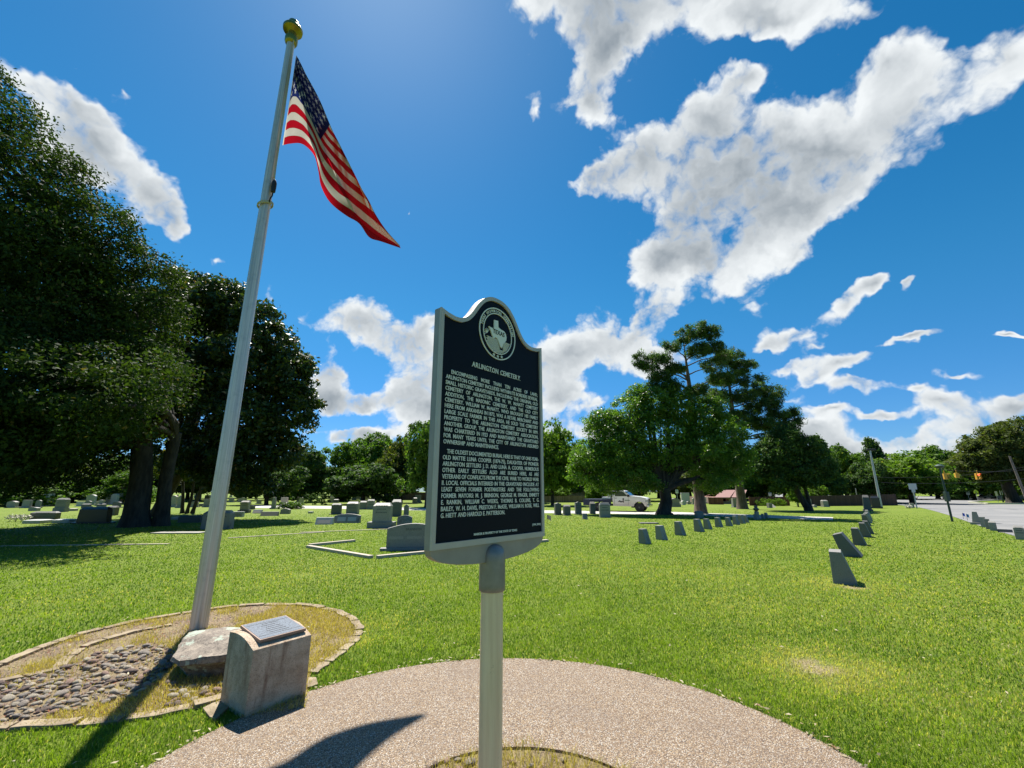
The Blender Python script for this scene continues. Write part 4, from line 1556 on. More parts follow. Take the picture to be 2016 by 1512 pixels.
# ------------------------------------------------------------------ trees
def leaf_cloud(blobs, n, leaf, rs, cl_per=None, cl_r=0.55, needle=False, flat=1.0, hang=0.0):
    """blobs: (x,y,z,rx,ry,rz); leaves gather in clumps near the blobs' surfaces"""
    B = np.array(blobs, float)
    area = (B[:, 3] * B[:, 4] + B[:, 4] * B[:, 5] + B[:, 3] * B[:, 5])
    pr = area / area.sum()
    nc = cl_per or max(30, int(n / 90))
    bi = rs.choice(len(B), nc, p=pr)
    d = rs.normal(size=(nc, 3))
    d /= np.linalg.norm(d, axis=1)[:, None]
    rad = 1.0 - np.abs(rs.normal(0, 0.20, nc)) + (rs.random(nc) < 0.10) * rs.uniform(0.0, 0.16, nc)
    cc = B[bi, :3] + d * B[bi, 3:6] * rad[:, None]
    ctint = np.clip(rs.normal(0.42, 0.22, nc), 0, 0.9)
    csz = rs.uniform(0.55, 1.35, nc) * cl_r
    ci = rs.integers(0, nc, n)
    e = rs.normal(size=(n, 3))
    e /= np.linalg.norm(e, axis=1)[:, None]
    e *= (rs.random(n) ** 0.42)[:, None]
    e[:, 2] *= 0.62 * flat
    P = cc[ci] + e * csz[ci][:, None]
    P[:, 2] -= hang * rs.random(n) ** 2
    nrm = rs.normal(size=(n, 3)) + d[ci] * 0.7 + np.array([0, 0, 0.5])
    nrm /= np.linalg.norm(nrm, axis=1)[:, None]
    t = np.cross(nrm, rs.normal(size=(n, 3)))
    t /= np.linalg.norm(t, axis=1)[:, None]
    b = np.cross(nrm, t)
    sz = leaf * rs.uniform(0.6, 1.3, n)[:, None]
    asp = 0.16 if needle else 0.52
    V = np.empty((n, 4, 3), np.float32)
    V[:, 0] = P - t * sz
    V[:, 1] = P + b * sz * asp + nrm * sz * 0.12
    V[:, 2] = P + t * sz
    V[:, 3] = P - b * sz * asp + nrm * sz * 0.12
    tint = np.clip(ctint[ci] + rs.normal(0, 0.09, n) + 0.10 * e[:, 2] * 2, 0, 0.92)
    tint[rs.random(n) < 0.015] = 1.0
    return V.reshape(-1, 3), np.arange(n * 4).reshape(-1, 4), np.repeat(tint, 4), cc


def limb(mb, a, b, r0, r1, rs, n=6, sag=0.12):
    a, b = Vector(a), Vector(b)
    L = (b - a).length
    pts, rad = [], []
    o1 = Vector(rs.normal(0, sag * L * 0.5, 3))
    for k in range(n + 1):
        t = k / n
        p = a.lerp(b, t) + o1 * math.sin(math.pi * t) + Vector((0, 0, sag * L * math.sin(math.pi * t)))
        if 0 < k < n:
            p += Vector(rs.normal(0, L * 0.012, 3))
        pts.append(p)
        rad.append(r0 + (r1 - r0) * t)
    mb.tube(pts, rad, 7)
    return pts


def tree(name, label, base, blobs, n, leaf, leafmat, barkmat, r0, fork=0.35, seed=1, needle=False, cl_r=0.55, group=None, trunks=None, flat=1.0, hang=0.0, twigs=60, lean=None, cl_per=None, axis_top=None):
    rs = np.random.default_rng(seed)
    root = empty(name, (base[0], base[1], 0), 0, label, 'tree', group)
    bx_, by_ = base[0], base[1]
    B = [(x - bx_, y - by_, z, rx, ry, rz) for x, y, z, rx, ry, rz in blobs]
    V, Q, T, cc = leaf_cloud(B, n, leaf, rs, cl_per, cl_r, needle, flat, hang)
    link('crown', poly_mesh('crown', V, Q, leafmat, T), root)
    mb = MB()
    zmin = min(b[2] - b[5] for b in B)
    cen = np.mean([b[:3] for b in B], axis=0)
    ztop_ = max(b[2] for b in B)
    for (tx, ty, tr, fx, fy, fz) in (trunks or [(0, 0, r0, cen[0] * 0.25, cen[1] * 0.25, max(1.2, zmin + (ztop_ - zmin) * fork * 0.5))]):
        pts = [Vector((tx, ty, -0.15)), Vector((tx, ty, 0.12)), Vector((tx + (fx - tx) * 0.12, ty + (fy - ty) * 0.12, fz * 0.15)), Vector((tx + (fx - tx) * 0.45 + rs.normal(0, tr * 0.3), ty + (fy - ty) * 0.45, fz * 0.5)), Vector((fx, fy, fz))]
        mb.tube(pts, [tr * 1.65, tr * 1.35, tr * 1.08, tr * 0.95, tr * 0.85], 14)
        top = pts[-1]
        if axis_top:
            mb.tube([top, top.lerp(Vector(axis_top), 0.5) + Vector((0.1, 0, 0)), Vector(axis_top)], [tr * 0.85, tr * 0.5, 0.03], 9)
            for b_ in B:
                zz = max(fz * 0.9, b_[2] - 0.10 * math.hypot(b_[0] - fx, b_[1] - fy) - 0.4)
                t_ = min(1, max(0, (zz - fz) / max(0.1, axis_top[2] - fz)))
                s_ = top.lerp(Vector(axis_top), t_)
                limb(mb, s_, b_[:3], max(0.035, tr * 0.28 * (1 - t_ * 0.6)), 0.02, rs, 5, 0.05)
        else:
            for b_ in B:
                if len(trunks or []) > 1 and rs.random() < 0.4:
                    continue
                limb(mb, top - Vector((0, 0, 0.1)), Vector(b_[:3]) - Vector((0, 0, b_[5] * 0.15)), tr * 0.48, tr * 0.12, rs)
    for k in rs.choice(len(cc), min(twigs, len(cc)), replace=False):
        d_ = [np.linalg.norm(np.array(b_[:3]) - cc[k]) for b_ in B]
        b_ = B[int(np.argmin(d_))]
        limb(mb, b_[:3], cc[k], max(0.02, r0 * 0.09), 0.008, rs, 4, 0.06)
    o_ = mb.build('trunk', barkmat, root, smooth=True)
    return root


def PB(lst, sy=1.0):
    """crown masses from (photo x, photo y, distance, radius[, vertical radius])"""
    out = []
    for q in lst:
        p = AT(q[0], q[1], q[2])
        r = q[3]
        rz = q[4] if len(q) > 4 else r * 0.8
        out.append((p.x, p.y, p.z, r, r * sy, rz))
    return out


# the huge dark tree at the left
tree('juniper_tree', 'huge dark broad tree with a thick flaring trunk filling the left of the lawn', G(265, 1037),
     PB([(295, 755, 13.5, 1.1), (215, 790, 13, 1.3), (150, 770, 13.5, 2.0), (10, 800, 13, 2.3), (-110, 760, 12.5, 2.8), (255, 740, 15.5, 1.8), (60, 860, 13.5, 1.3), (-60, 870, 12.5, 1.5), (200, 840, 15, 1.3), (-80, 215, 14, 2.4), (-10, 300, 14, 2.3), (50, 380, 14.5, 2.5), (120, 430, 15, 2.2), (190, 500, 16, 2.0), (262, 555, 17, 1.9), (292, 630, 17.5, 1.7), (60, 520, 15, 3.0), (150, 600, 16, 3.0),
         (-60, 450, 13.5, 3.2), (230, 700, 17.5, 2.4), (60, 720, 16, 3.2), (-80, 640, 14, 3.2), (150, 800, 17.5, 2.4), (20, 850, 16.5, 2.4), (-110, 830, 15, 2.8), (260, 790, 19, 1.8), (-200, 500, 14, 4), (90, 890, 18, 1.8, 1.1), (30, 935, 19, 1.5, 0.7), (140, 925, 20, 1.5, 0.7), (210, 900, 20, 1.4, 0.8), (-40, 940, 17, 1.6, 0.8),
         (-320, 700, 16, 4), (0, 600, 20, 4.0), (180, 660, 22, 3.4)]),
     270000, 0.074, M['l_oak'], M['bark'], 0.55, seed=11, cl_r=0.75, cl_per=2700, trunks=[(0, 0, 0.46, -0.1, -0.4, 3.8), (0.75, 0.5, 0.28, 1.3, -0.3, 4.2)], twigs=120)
# magnolia
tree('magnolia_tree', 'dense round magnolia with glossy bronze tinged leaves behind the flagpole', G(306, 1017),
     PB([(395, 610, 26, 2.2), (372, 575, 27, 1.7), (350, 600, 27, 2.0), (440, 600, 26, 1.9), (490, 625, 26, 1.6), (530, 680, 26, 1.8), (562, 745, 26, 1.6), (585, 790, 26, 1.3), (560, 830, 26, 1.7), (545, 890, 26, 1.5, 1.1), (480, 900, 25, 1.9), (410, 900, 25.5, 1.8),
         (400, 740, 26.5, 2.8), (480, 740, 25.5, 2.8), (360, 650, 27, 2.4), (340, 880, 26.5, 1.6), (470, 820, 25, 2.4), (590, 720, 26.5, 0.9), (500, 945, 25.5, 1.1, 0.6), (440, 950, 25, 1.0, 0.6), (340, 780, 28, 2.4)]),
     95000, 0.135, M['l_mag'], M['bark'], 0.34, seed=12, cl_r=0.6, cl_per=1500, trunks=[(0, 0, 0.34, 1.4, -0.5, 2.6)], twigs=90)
# slender multi stem tree under it
tree('crape_myrtle', 'small tree with three slender bare stems left of the flagpole', G(368, 1011),
     PB([(375, 900, 31, 1.6), (340, 915, 31, 1.3), (405, 915, 31, 1.3)]), 7000, 0.13, M['l_bgC'], M['bark'], 0.12, seed=13,
     trunks=[(-0.35, 0, 0.11, -0.7, 0, 2.2), (0.0, 0, 0.10, 0.1, 0, 2.3), (0.32, 0.1, 0.11, 0.8, 0, 2.2)], twigs=14)
# ornamental pear
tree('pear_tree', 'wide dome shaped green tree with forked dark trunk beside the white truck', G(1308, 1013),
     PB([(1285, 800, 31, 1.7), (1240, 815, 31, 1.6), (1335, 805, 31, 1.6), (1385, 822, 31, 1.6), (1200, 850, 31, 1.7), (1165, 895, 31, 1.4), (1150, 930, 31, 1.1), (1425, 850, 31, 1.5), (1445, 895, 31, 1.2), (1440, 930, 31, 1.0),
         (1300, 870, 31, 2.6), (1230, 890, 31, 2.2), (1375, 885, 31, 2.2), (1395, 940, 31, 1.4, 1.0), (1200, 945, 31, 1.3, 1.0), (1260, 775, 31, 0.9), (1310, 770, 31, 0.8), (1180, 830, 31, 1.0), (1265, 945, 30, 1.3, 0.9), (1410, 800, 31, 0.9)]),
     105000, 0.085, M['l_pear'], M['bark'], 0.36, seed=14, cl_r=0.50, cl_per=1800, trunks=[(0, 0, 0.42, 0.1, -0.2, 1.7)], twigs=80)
# pines
tree('pine_tree', 'tall open pine rising over the wide green tree with bare forked branches', G(1380, 1011),
     PB([(1370, 648, 31, 0.85, 0.5), (1345, 662, 31, 0.8, 0.45), (1395, 658, 31, 0.8, 0.45), (1405, 685, 31, 0.7, 0.4), (1322, 682, 31, 0.7, 0.4), (1300, 705, 31, 0.75, 0.4), (1375, 690, 31, 0.9, 0.4), (1262, 712, 31, 0.55, 0.35),
         (1280, 722, 31, 0.6, 0.3), (1256, 700, 31, 0.35, 0.25), (1300, 742, 31, 0.7, 0.3), (1330, 725, 31, 0.6, 0.3), (1400, 720, 31.5, 0.9, 0.4), (1425, 700, 31.5, 0.7, 0.4), (1420, 745, 31.5, 0.8, 0.4), (1320, 760, 31, 0.8, 0.35), (1370, 768, 31, 0.9, 0.35), (1288, 760, 31, 0.5, 0.25)]),
     24000, 0.15, M['l_pine'], M['bark_pine'], 0.30, seed=15, needle=True, cl_r=0.33, cl_per=430, trunks=[(0, 0, 0.34, 0, 0, 6.0)], axis_top=(0, 0, 12.6), twigs=150, flat=1.5)
tree('pine_tree', 'dark layered pine with drooping right side behind the first pine', G(1462, 1002),
     PB([(1440, 705, 40, 1.2, 0.6), (1465, 722, 40, 1.1, 0.5), (1430, 745, 40, 1.5, 0.6), (1480, 752, 40, 1.3, 0.5), (1505, 768, 40, 1.1, 0.45), (1522, 785, 40, 1.0, 0.4), (1460, 780, 40, 1.6, 0.6), (1500, 800, 40, 1.5, 0.5), (1540, 815, 40, 1.3, 0.45),
         (1560, 832, 40, 0.9, 0.4), (1545, 850, 40, 1.1, 0.4), (1500, 835, 40, 1.5, 0.5), (1450, 825, 40, 1.8, 0.7), (1515, 862, 40, 1.1, 0.4), (1400, 780, 40, 1.5, 0.6), (1530, 772, 40, 0.5, 0.3), (1420, 705, 40, 0.9, 0.5)]),
     34000, 0.19, M['l_pine'], M['bark_pine'], 0.28, seed=16, needle=True, cl_r=0.45, cl_per=480, trunks=[(0, 0, 0.36, 0, 0, 6.0)], axis_top=(0.2, 0, 13.6), twigs=170, flat=1.3)
tree('cedar_tree', 'dark bushy tree on a leaning trunk left of the far board fence', G(1592, 1006),
     PB([(1545, 868, 36, 1.5), (1520, 895, 36, 1.5), (1575, 880, 36, 1.3), (1600, 905, 36, 1.3), (1560, 920, 36, 1.7), (1500, 925, 36, 1.2), (1625, 930, 36, 0.9), (1545, 845, 36, 0.8), (1590, 945, 36, 0.9), (1530, 945, 36, 1.2)]),
     42000, 0.10, M['l_ced'], M['bark'], 0.22, seed=17, cl_r=0.45, cl_per=700, trunks=[(0, 0, 0.24, -0.9, 0, 2.2), (0.25, 0.1, 0.15, -0.1, 0, 2.5)], twigs=40)
tree('oak_tree', 'broad spreading dark oak on the far side of the street', G(1997, 990),
     PB([(1960, 880, 60, 3.4), (2010, 865, 60, 3.6), (2070, 880, 60, 4), (1920, 895, 60, 2.4), (1905, 915, 60, 2.2, 1.3), (1985, 910, 60, 4, 2.4), (2060, 920, 60, 4, 2.4), (1950, 930, 60, 2.5, 1.3), (1975, 855, 60, 2.0)]),
     60000, 0.20, M['l_bgC'], M['bark'], 0.55, seed=18, cl_r=0.9, cl_per=900, trunks=[(0, 0, 0.62, -0.3, 0, 4.2)], twigs=50)


# background trees: a few built once, then copied
def proto_tree(kind, mat, seed, n):
    rs = np.random.default_rng(seed)
    if kind == 'broad':
        B = [(rs.uniform(-0.30, 0.30), rs.uniform(-0.3, 0.3), rs.uniform(0.42, 0.78), 0.24, 0.24, 0.17) for _ in range(11)] + [(0, 0, 0.86, 0.16, 0.16, 0.12), (0, 0, 0.6, 0.36, 0.36, 0.26)]
        B += [(rs.uniform(-0.36, 0.36), rs.uniform(-0.36, 0.36), rs.uniform(0.25, 0.42), 0.18, 0.18, 0.12) for _ in range(5)]
    elif kind == 'round':
        B = [(0.26 * math.cos(a), 0.26 * math.sin(a), 0.50 + 0.14 * math.sin(3 * a), 0.22, 0.22, 0.22) for a in np.linspace(0, 5.6, 8)] + [(0, 0, 0.80, 0.2, 0.2, 0.17), (0.05, 0, 0.35, 0.3, 0.3, 0.15)]
    elif kind == 'cone':
        B = [(rs.uniform(-0.05, 0.05), rs.uniform(-0.05, 0.05), z, 0.34 * (1.06 - z) + 0.05, 0.34 * (1.06 - z) + 0.05, 0.13) for z in np.linspace(0.2, 0.93, 9)]
    else:   # shaggy, low to the ground
        B = [(rs.uniform(-0.34, 0.34), rs.uniform(-0.3, 0.3), rs.uniform(0.15, 0.8), 0.2, 0.2, 0.18) for _ in range(14)]
    V, Q, T, cc = leaf_cloud(B, n, 0.026, rs, int(n / 34), 0.085)
    V[:, 2] = np.maximum(V[:, 2], 0.0)
    cme = poly_mesh('crown', V, Q, mat, T)
    mb = MB()
    mb.tube([(0, 0, -0.02), (0, 0, 0.03), (0.01, 0, 0.2), (0, 0, 0.5)], [0.045, 0.032, 0.027, 0.02], 8)
    for b_ in B[:8]:
        limb(mb, (0.0, 0, 0.28), b_[:3], 0.016, 0.004, rs, 4)
    tmp = mb.build('trunk', M['bark'])
    tme = tmp.data
    bpy.data.objects.remove(tmp)
    return cme, tme


PT = [proto_tree('broad', M['l_bgA'], 21, 17000), proto_tree('round', M['l_bgA'], 22, 15000), proto_tree('cone', M['l_ced'], 23, 13000), proto_tree('shag', M['l_ced'], 24, 16000),
      proto_tree('broad', M['l_bgC'], 25, 17000), proto_tree('round', M['l_bgB'], 26, 15000), proto_tree('shag', M['l_bgA'], 27, 14000)]
kinds = ['broad green', 'rounded green', 'pointed dark', 'shaggy dark', 'broad olive', 'bright yellow green', 'shaggy mid green']


def bgtree(px, ytop, Y, wpx, kind, label, rz=0.0, group=None, name='tree'):
    p = AT(px, 985, Y)
    h = AT(px, ytop, Y).z * 1.07
    s = wpx / F * (Y * math.cos(PITCH)) / 0.86
    root = empty(name, (p.x, Y, 0), rz, label, 'tree', group)
    for nm, me_ in (('crown', PT[kind][0]), ('trunk', PT[kind][1])):
        c_ = link(nm, me_, root)
        c_.scale = (s, s, h)
    return root


BG = [
    # px, top y, distance, width px, kind, label
    (30, 865, 52, 170, 4, 'broad olive tree at the far left behind the dark shaded headstones'),
    (140, 890, 62, 120, 3, 'dark shaggy small tree seen under the huge dark tree'),
    (215, 900, 70, 110, 0, 'green tree just left of the thick flaring trunk, far back'),
    (-60, 880, 58, 160, 6, 'shaggy green tree at the left edge behind the graves'),
    (330, 895, 75, 130, 3, 'shaggy tree far behind the three slender stems'),
    (420, 900, 72, 130, 4, 'olive tree far back just behind the flagpole'),
    (525, 905, 52, 110, 3, 'low dark bushy tree with a dark trunk between flagpole and far lawn'),
    (610, 878, 66, 95, 3, 'grey green shaggy tree at the left end of the far tree row'),
    (665, 872, 70, 90, 6, 'shaggy tree between the two rows left of the marker'),
    (715, 905, 54, 130, 3, 'big low dark tree with fan shaped limbs left of the marker'),
    (735, 856, 84, 110, 1, 'tall green treetop behind the fan shaped dark tree'),
    (790, 862, 62, 80, 4, 'bronze tinged olive tree close to the left of the marker'),
    (840, 838, 44, 110, 0, 'green tree half hidden behind the left edge of the marker'),
    (580, 890, 90, 90, 1, 'small rounded tree far off beyond the magnolia'),
    (1088, 832, 50, 100, 5, 'bright green tree just right of the marker'),
    (1130, 880, 75, 110, 0, 'green tree behind the tan board fence'),
    (1195, 880, 85, 120, 6, 'shaggy tree behind the flatbed of the truck'),
    (1250, 890, 70, 110, 3, 'dark shaggy tree directly behind the truck cab'),
    (1335, 890, 75, 120, 4, 'olive tree seen between the forked trunk and the pine'),
    (1405, 872, 78, 120, 0, 'green tree behind the pine trunk'),
    (1450, 880, 84, 120, 6, 'shaggy green tree over the brick house roof'),
    (1500, 885, 88, 110, 3, 'dark tree right behind the brick house'),
    (1560, 875, 78, 110, 0, 'green tree behind the leaning cedar'),
    (1628, 868, 60, 85, 2, 'pointed dark tree at the left end of the red board fence'),
    (1660, 885, 72, 80, 1, 'rounded tree behind the red board fence near its left end'),
    (1690, 882, 66, 85, 6, 'shaggy tree above the middle of the red board fence'),
    (1738, 872, 64, 75, 2, 'tall pointed tree behind the leaning lamp post'),
    (1718, 900, 58, 70, 3, 'dark shaggy tree left of the lamp post base'),
    (1795, 893, 58, 120, 5, 'bright leafy tree right of the lamp post at the street corner'),
    (1848, 880, 92, 100, 1, 'rounded green tree beyond the corner, above the street'),
    (1885, 893, 105, 90, 4, 'olive tree beyond the hanging traffic lights'),
    (1920, 900, 80, 90, 6, 'shaggy bush tree under the hanging traffic lights'),
    (1880, 930, 130, 90, 0, 'distant green tree at the end of the street'),
    (1835, 940, 140, 60, 1, 'small distant tree at the left side of the street end'),
    (2080, 900, 85, 200, 0, 'broad tree at the right edge behind the oak'),
    (1960, 930, 95, 110, 5, 'light green low tree behind the school sign'),
    (1570, 955, 46, 34, 5, 'small bright bush like tree beside the board fence and leaning cedar'),
    (1612, 952, 52, 34, 5, 'small pale shrub tree in front of the red board fence'),
    (1180, 945, 56, 50, 5, 'small sunlit tree behind the truck flatbed'),
    (1090, 955, 66, 60, 5, 'pale flowering shrub tree behind the tan fence'),
    (55, 930, 48, 110, 6, 'low shaggy tree at the left behind the far graves'),
    (240, 930, 56, 90, 6, 'low bushy tree right behind the flaring trunk'),
    (-260, 860, 50, 300, 0, 'large tree outside the left edge of the lawn'),
    (2250, 880, 70, 260, 4, 'large olive tree beyond the right edge of the street'),
    (1015, 880, 62, 110, 3, 'dark tree hidden behind the marker face'),
    (930, 870, 66, 120, 1, 'rounded tree hidden behind the middle of the marker'),
]
for i, (px, yt, Y, wpx, kd, lab) in enumerate(BG):
    bgtree(px, yt, Y, wpx, kd, lab, (i * 1.7) % 6.28)
# a dense belt of woods behind everything
belt = [(x, 915 + 14 * math.sin(x * 0.013) + rs.uniform(-8, 8), 95 + 12 * math.sin(x * 0.031), 95, i) for i, x in enumerate(range(-500, 2600, 62)) if not 1795 < x < 1872]
for x, yt, Y, w_, i in belt:
    bgtree(x, yt, Y, w_, [0, 3, 6, 1, 4][i % 5], 'one of the far trees in the dark belt of woods closing the cemetery', i * 1.1, 'far belt of woods')

# hedge-like shrubs
def shrub(px, ybase, wpx, hpx, mat, label, name='shrub', n=5000, petals=0):
    gx_, gy_ = G(px, ybase)
    k_ = gy_ * math.cos(PITCH) / F
    w_, h_ = wpx * k_, hpx * k_
    rs_ = np.random.default_rng(int(px))
    B = [(w_ * 0.38 * a_, rs_.uniform(-0.1, 0.1) * w_, h_ * 0.5, w_ * 0.22, w_ * 0.25, h_ * 0.48) for a_ in (-1, -0.5, 0, 0.5, 1)]
    V, Q, T, cc = leaf_cloud(B, n, 0.05, rs_, 120, 0.16)
    V[:, 2] = np.maximum(V[:, 2], 0)
    r_ = empty(name, (gx_, gy_, 0), 0, label, 'shrub')
    link('foliage', poly_mesh('foliage', V, Q, mat, T), r_)
    if petals:
        V, Q, T, cc = leaf_cloud(B, petals, 0.055, rs_, 90, 0.15)
        V[:, 2] = np.maximum(V[:, 2] + 0.02, 0.05)
        link('blossoms', poly_mesh('blossoms', V, Q, M['petal'], T), r_)
    return r_


shrub(573, 1002, 44, 13, M['l_bgA'], 'low leafy bush dotted with white flowers on the lawn left of the headstones', petals=420)
shrub(795, 984, 18, 12, M['l_bgB'], 'small clipped yellow green hedge in front of the dark fence left of the marker')
shrub(1520, 996, 46, 14, M['l_bgB'], 'loose green shrubs in front of the brick house fence')
shrub(623, 994, 44, 22, M['l_ced'], 'dark bushy shrub with bare stems left of the upright headstones', n=7000)

# ------------------------------------------------------------------ headstones
def px2m(gy_):
    return gy_ * math.cos(PITCH) / F


def shape_pts(kind, w, h):
    """front outline of a stone, in x,z"""
    a = w / 2
    if kind == 'arch':
        return [(-a, 0), (a, 0), (a, h * 0.78)] + [(a * math.cos(R(q)), h * 0.78 + h * 0.22 * math.sin(R(q))) for q in range(15, 180, 15)] + [(-a, h * 0.78)]
    if kind == 'segment':
        return [(-a, 0), (a, 0), (a, h * 0.80)] + [(a * (1 - 2 * k / 12), h * (0.80 + 0.20 * math.sin(math.pi * k / 12))) for k in range(1, 12)] + [(-a, h * 0.80)]
    if kind == 'serp':
        return [(-a, 0), (a, 0), (a, h * 0.90), (a * 0.8, h * 0.93), (a * 0.55, h * 0.92), (a * 0.3, h * 0.97), (0, h), (-a * 0.3, h * 0.97), (-a * 0.55, h * 0.92), (-a * 0.8, h * 0.93), (-a, h * 0.90)]
    if kind == 'gable':
        return [(-a, 0), (a, 0), (a, h * 0.86), (0, h), (-a, h * 0.86)]
    return [(-a, 0), (a, 0), (a, h), (-a, h)]


def headstone(px, yb, wpx, hpx, mat, label, kind='block', base=0.0, basew=1.25, thick=0.35, yaw=0.0, text=None, slant=0.0, taper=0.0, group=None, name='headstone', basemat=None):
    gx_, gy_ = G(px, yb)
    k_ = px2m(gy_)
    w, h = wpx * k_, hpx * k_
    th_ = thick if thick > 0.08 and thick < 3 else 0.2
    root = empty(name, (gx_, gy_, 0), yaw, label, 'headstone', group)
    hb = h * base
    mb = MB()
    if base:
        mb.box(-w * basew / 2, w * basew / 2, -0.02, th_ * 1.25, -0.05, hb)
        mb.build('plinth', basemat or mat, root, bevel=0.012)
    pts = shape_pts(kind, w, h - hb)
    n_ = len(pts)
    y0_ = 0.06 if base else 0.0
    vs = []
    for (x_, z_) in pts:
        f_ = z_ / (h - hb)
        vs.append((x_ * (1 - taper * f_), y0_ + slant * f_, z_ + hb if z_ > 0 else (hb if base else -0.05)))
    for (x_, z_) in pts:
        f_ = z_ / (h - hb)
        vs.append((x_ * (1 - taper * f_), y0_ + th_ - taper * 0.5 * th_ * f_, z_ + hb if z_ > 0 else (hb if base else -0.05)))
    fs = [tuple(range(n_)), tuple(range(2 * n_ - 1, n_ - 1, -1))] + [(i, (i + 1) % n_, (i + 1) % n_ + n_, i + n_) for i in range(n_)]
    if kind == 'block' and not slant and taper < 0.2 and wpx >= 9:
        # hipped top: the four upper corners drop and a narrower ridge rises behind them
        c_ = min(0.16 * (h - hb), 0.42 * w)
        for q_ in (2, 3, 2 + n_, 3 + n_):
            x_, y_, z_ = vs[q_]
            vs[q_] = (x_, y_, z_ - c_)
        k0_ = len(vs)
        a_ = w / 2 * (1 - taper)
        vs += [(a_ * 0.80, y0_ + th_ * 0.45, h), (-a_ * 0.80, y0_ + th_ * 0.45, h), (a_ * 0.80, y0_ + th_ * 0.8, h), (-a_ * 0.80, y0_ + th_ * 0.8, h)]
        fs = [f_ for f_ in fs if set(f_) != {2, 3, 3 + n_, 2 + n_}]
        fs += [(2, 3, k0_ + 1, k0_), (k0_, k0_ + 1, k0_ + 3, k0_ + 2), (k0_ + 2, k0_ + 3, 3 + n_, 2 + n_), (2, k0_, k0_ + 2, 2 + n_), (3, 3 + n_, k0_ + 3, k0_ + 1)]
    mb = MB()
    mb.add(vs, fs)
    mb.build('stone', mat, root, bevel=min(0.010, w * 0.02))
    if text:
        mb = MB()
        zt_ = hb + (h - hb) * (0.72 if kind in ('segment', 'arch') else 0.74)
        f_ = (zt_ - hb) / (h - hb)
        sz_ = text[1]
        wm = word_mesh(text[0], sz_, 0.001, 0.003)
        ww_ = wm[3] - wm[2]
        put_word(mb, wm, -ww_ / 2, zt_, y0_ + slant * f_ - 0.003)
        mb.build('name_letters', M['g_text'], root)
    return root, w, h, hb, th_


def cut_lines(root, w, z0, z1, y, rows, seed):
    rs_ = np.random.default_rng(seed)
    mb = MB()
    for i in range(rows):
        zz = z1 - (z1 - z0) * i / max(1, rows - 1)
        hh_ = (z1 - z0) / max(rows, 2) * 0.28
        x = -w * rs_.uniform(0.22, 0.36)
        e = -x
        while x < e:
            l_ = w * rs_.uniform(0.04, 0.10)
            mb.box(x, min(x + l_, e), y - 0.003, y + 0.002, zz - hh_, zz + hh_)
            x += l_ + w * 0.018
    mb.build('cut_lettering', M['g_text'], root)


# the stone nearest the marker, in its curbed plot
r_, w_, h_, hb_, t_ = headstone(812, 1084, 100, 49, M['g_blue'], 'wide grey headstone with a curved top in a curbed plot behind the marker', 'segment', 0.10, 1.22, 0.20, R(8), ('BRANNON', 0.085))
mb = MB()
for sx_ in (-0.33, 0.02, 0.34):
    mb.box(sx_ * w_ - 0.14 * w_, sx_ * w_ + 0.14 * w_, 0.054, 0.0605, h_ * 0.42, h_ * 0.52)
mb.build('inscribed_panel', M['g_grey'], r_)
# plot coping
cop = [G(611, 1078), G(735, 1099), G(842, 1089), G(1075, 1070), G(1000, 1058)]
inn_ = [G(624, 1077.5), G(736, 1095), G(842, 1085.5), G(1060, 1069), G(995, 1060)]
root = empty('plot_curb', (*cop[1], 0), 0, 'low pale stone curb framing the grave plot left of the marker post', 'curb')
bx1, by1 = cop[1]


def curb(a_, b_, wd=0.13, hh_=0.07):
    A_, B_ = Vector((a_[0] - bx1, a_[1] - by1, 0)), Vector((b_[0] - bx1, b_[1] - by1, 0))
    tt = (B_ - A_).normalized()
    nn = Vector((-tt.y, tt.x, 0)) * wd
    mb = MB()
    mb.slab([tuple(A_.xy), tuple((B_).xy), tuple((B_ + nn).xy), tuple((A_ + nn).xy)], -0.02, hh_)
    mb.build('curb_side', M['coping'], root, bevel=0.008)


curb(cop[1], G(611, 1078))
curb(G(1075, 1066), G(740, 1099))
curb(G(611, 1076), G(700, 1067))

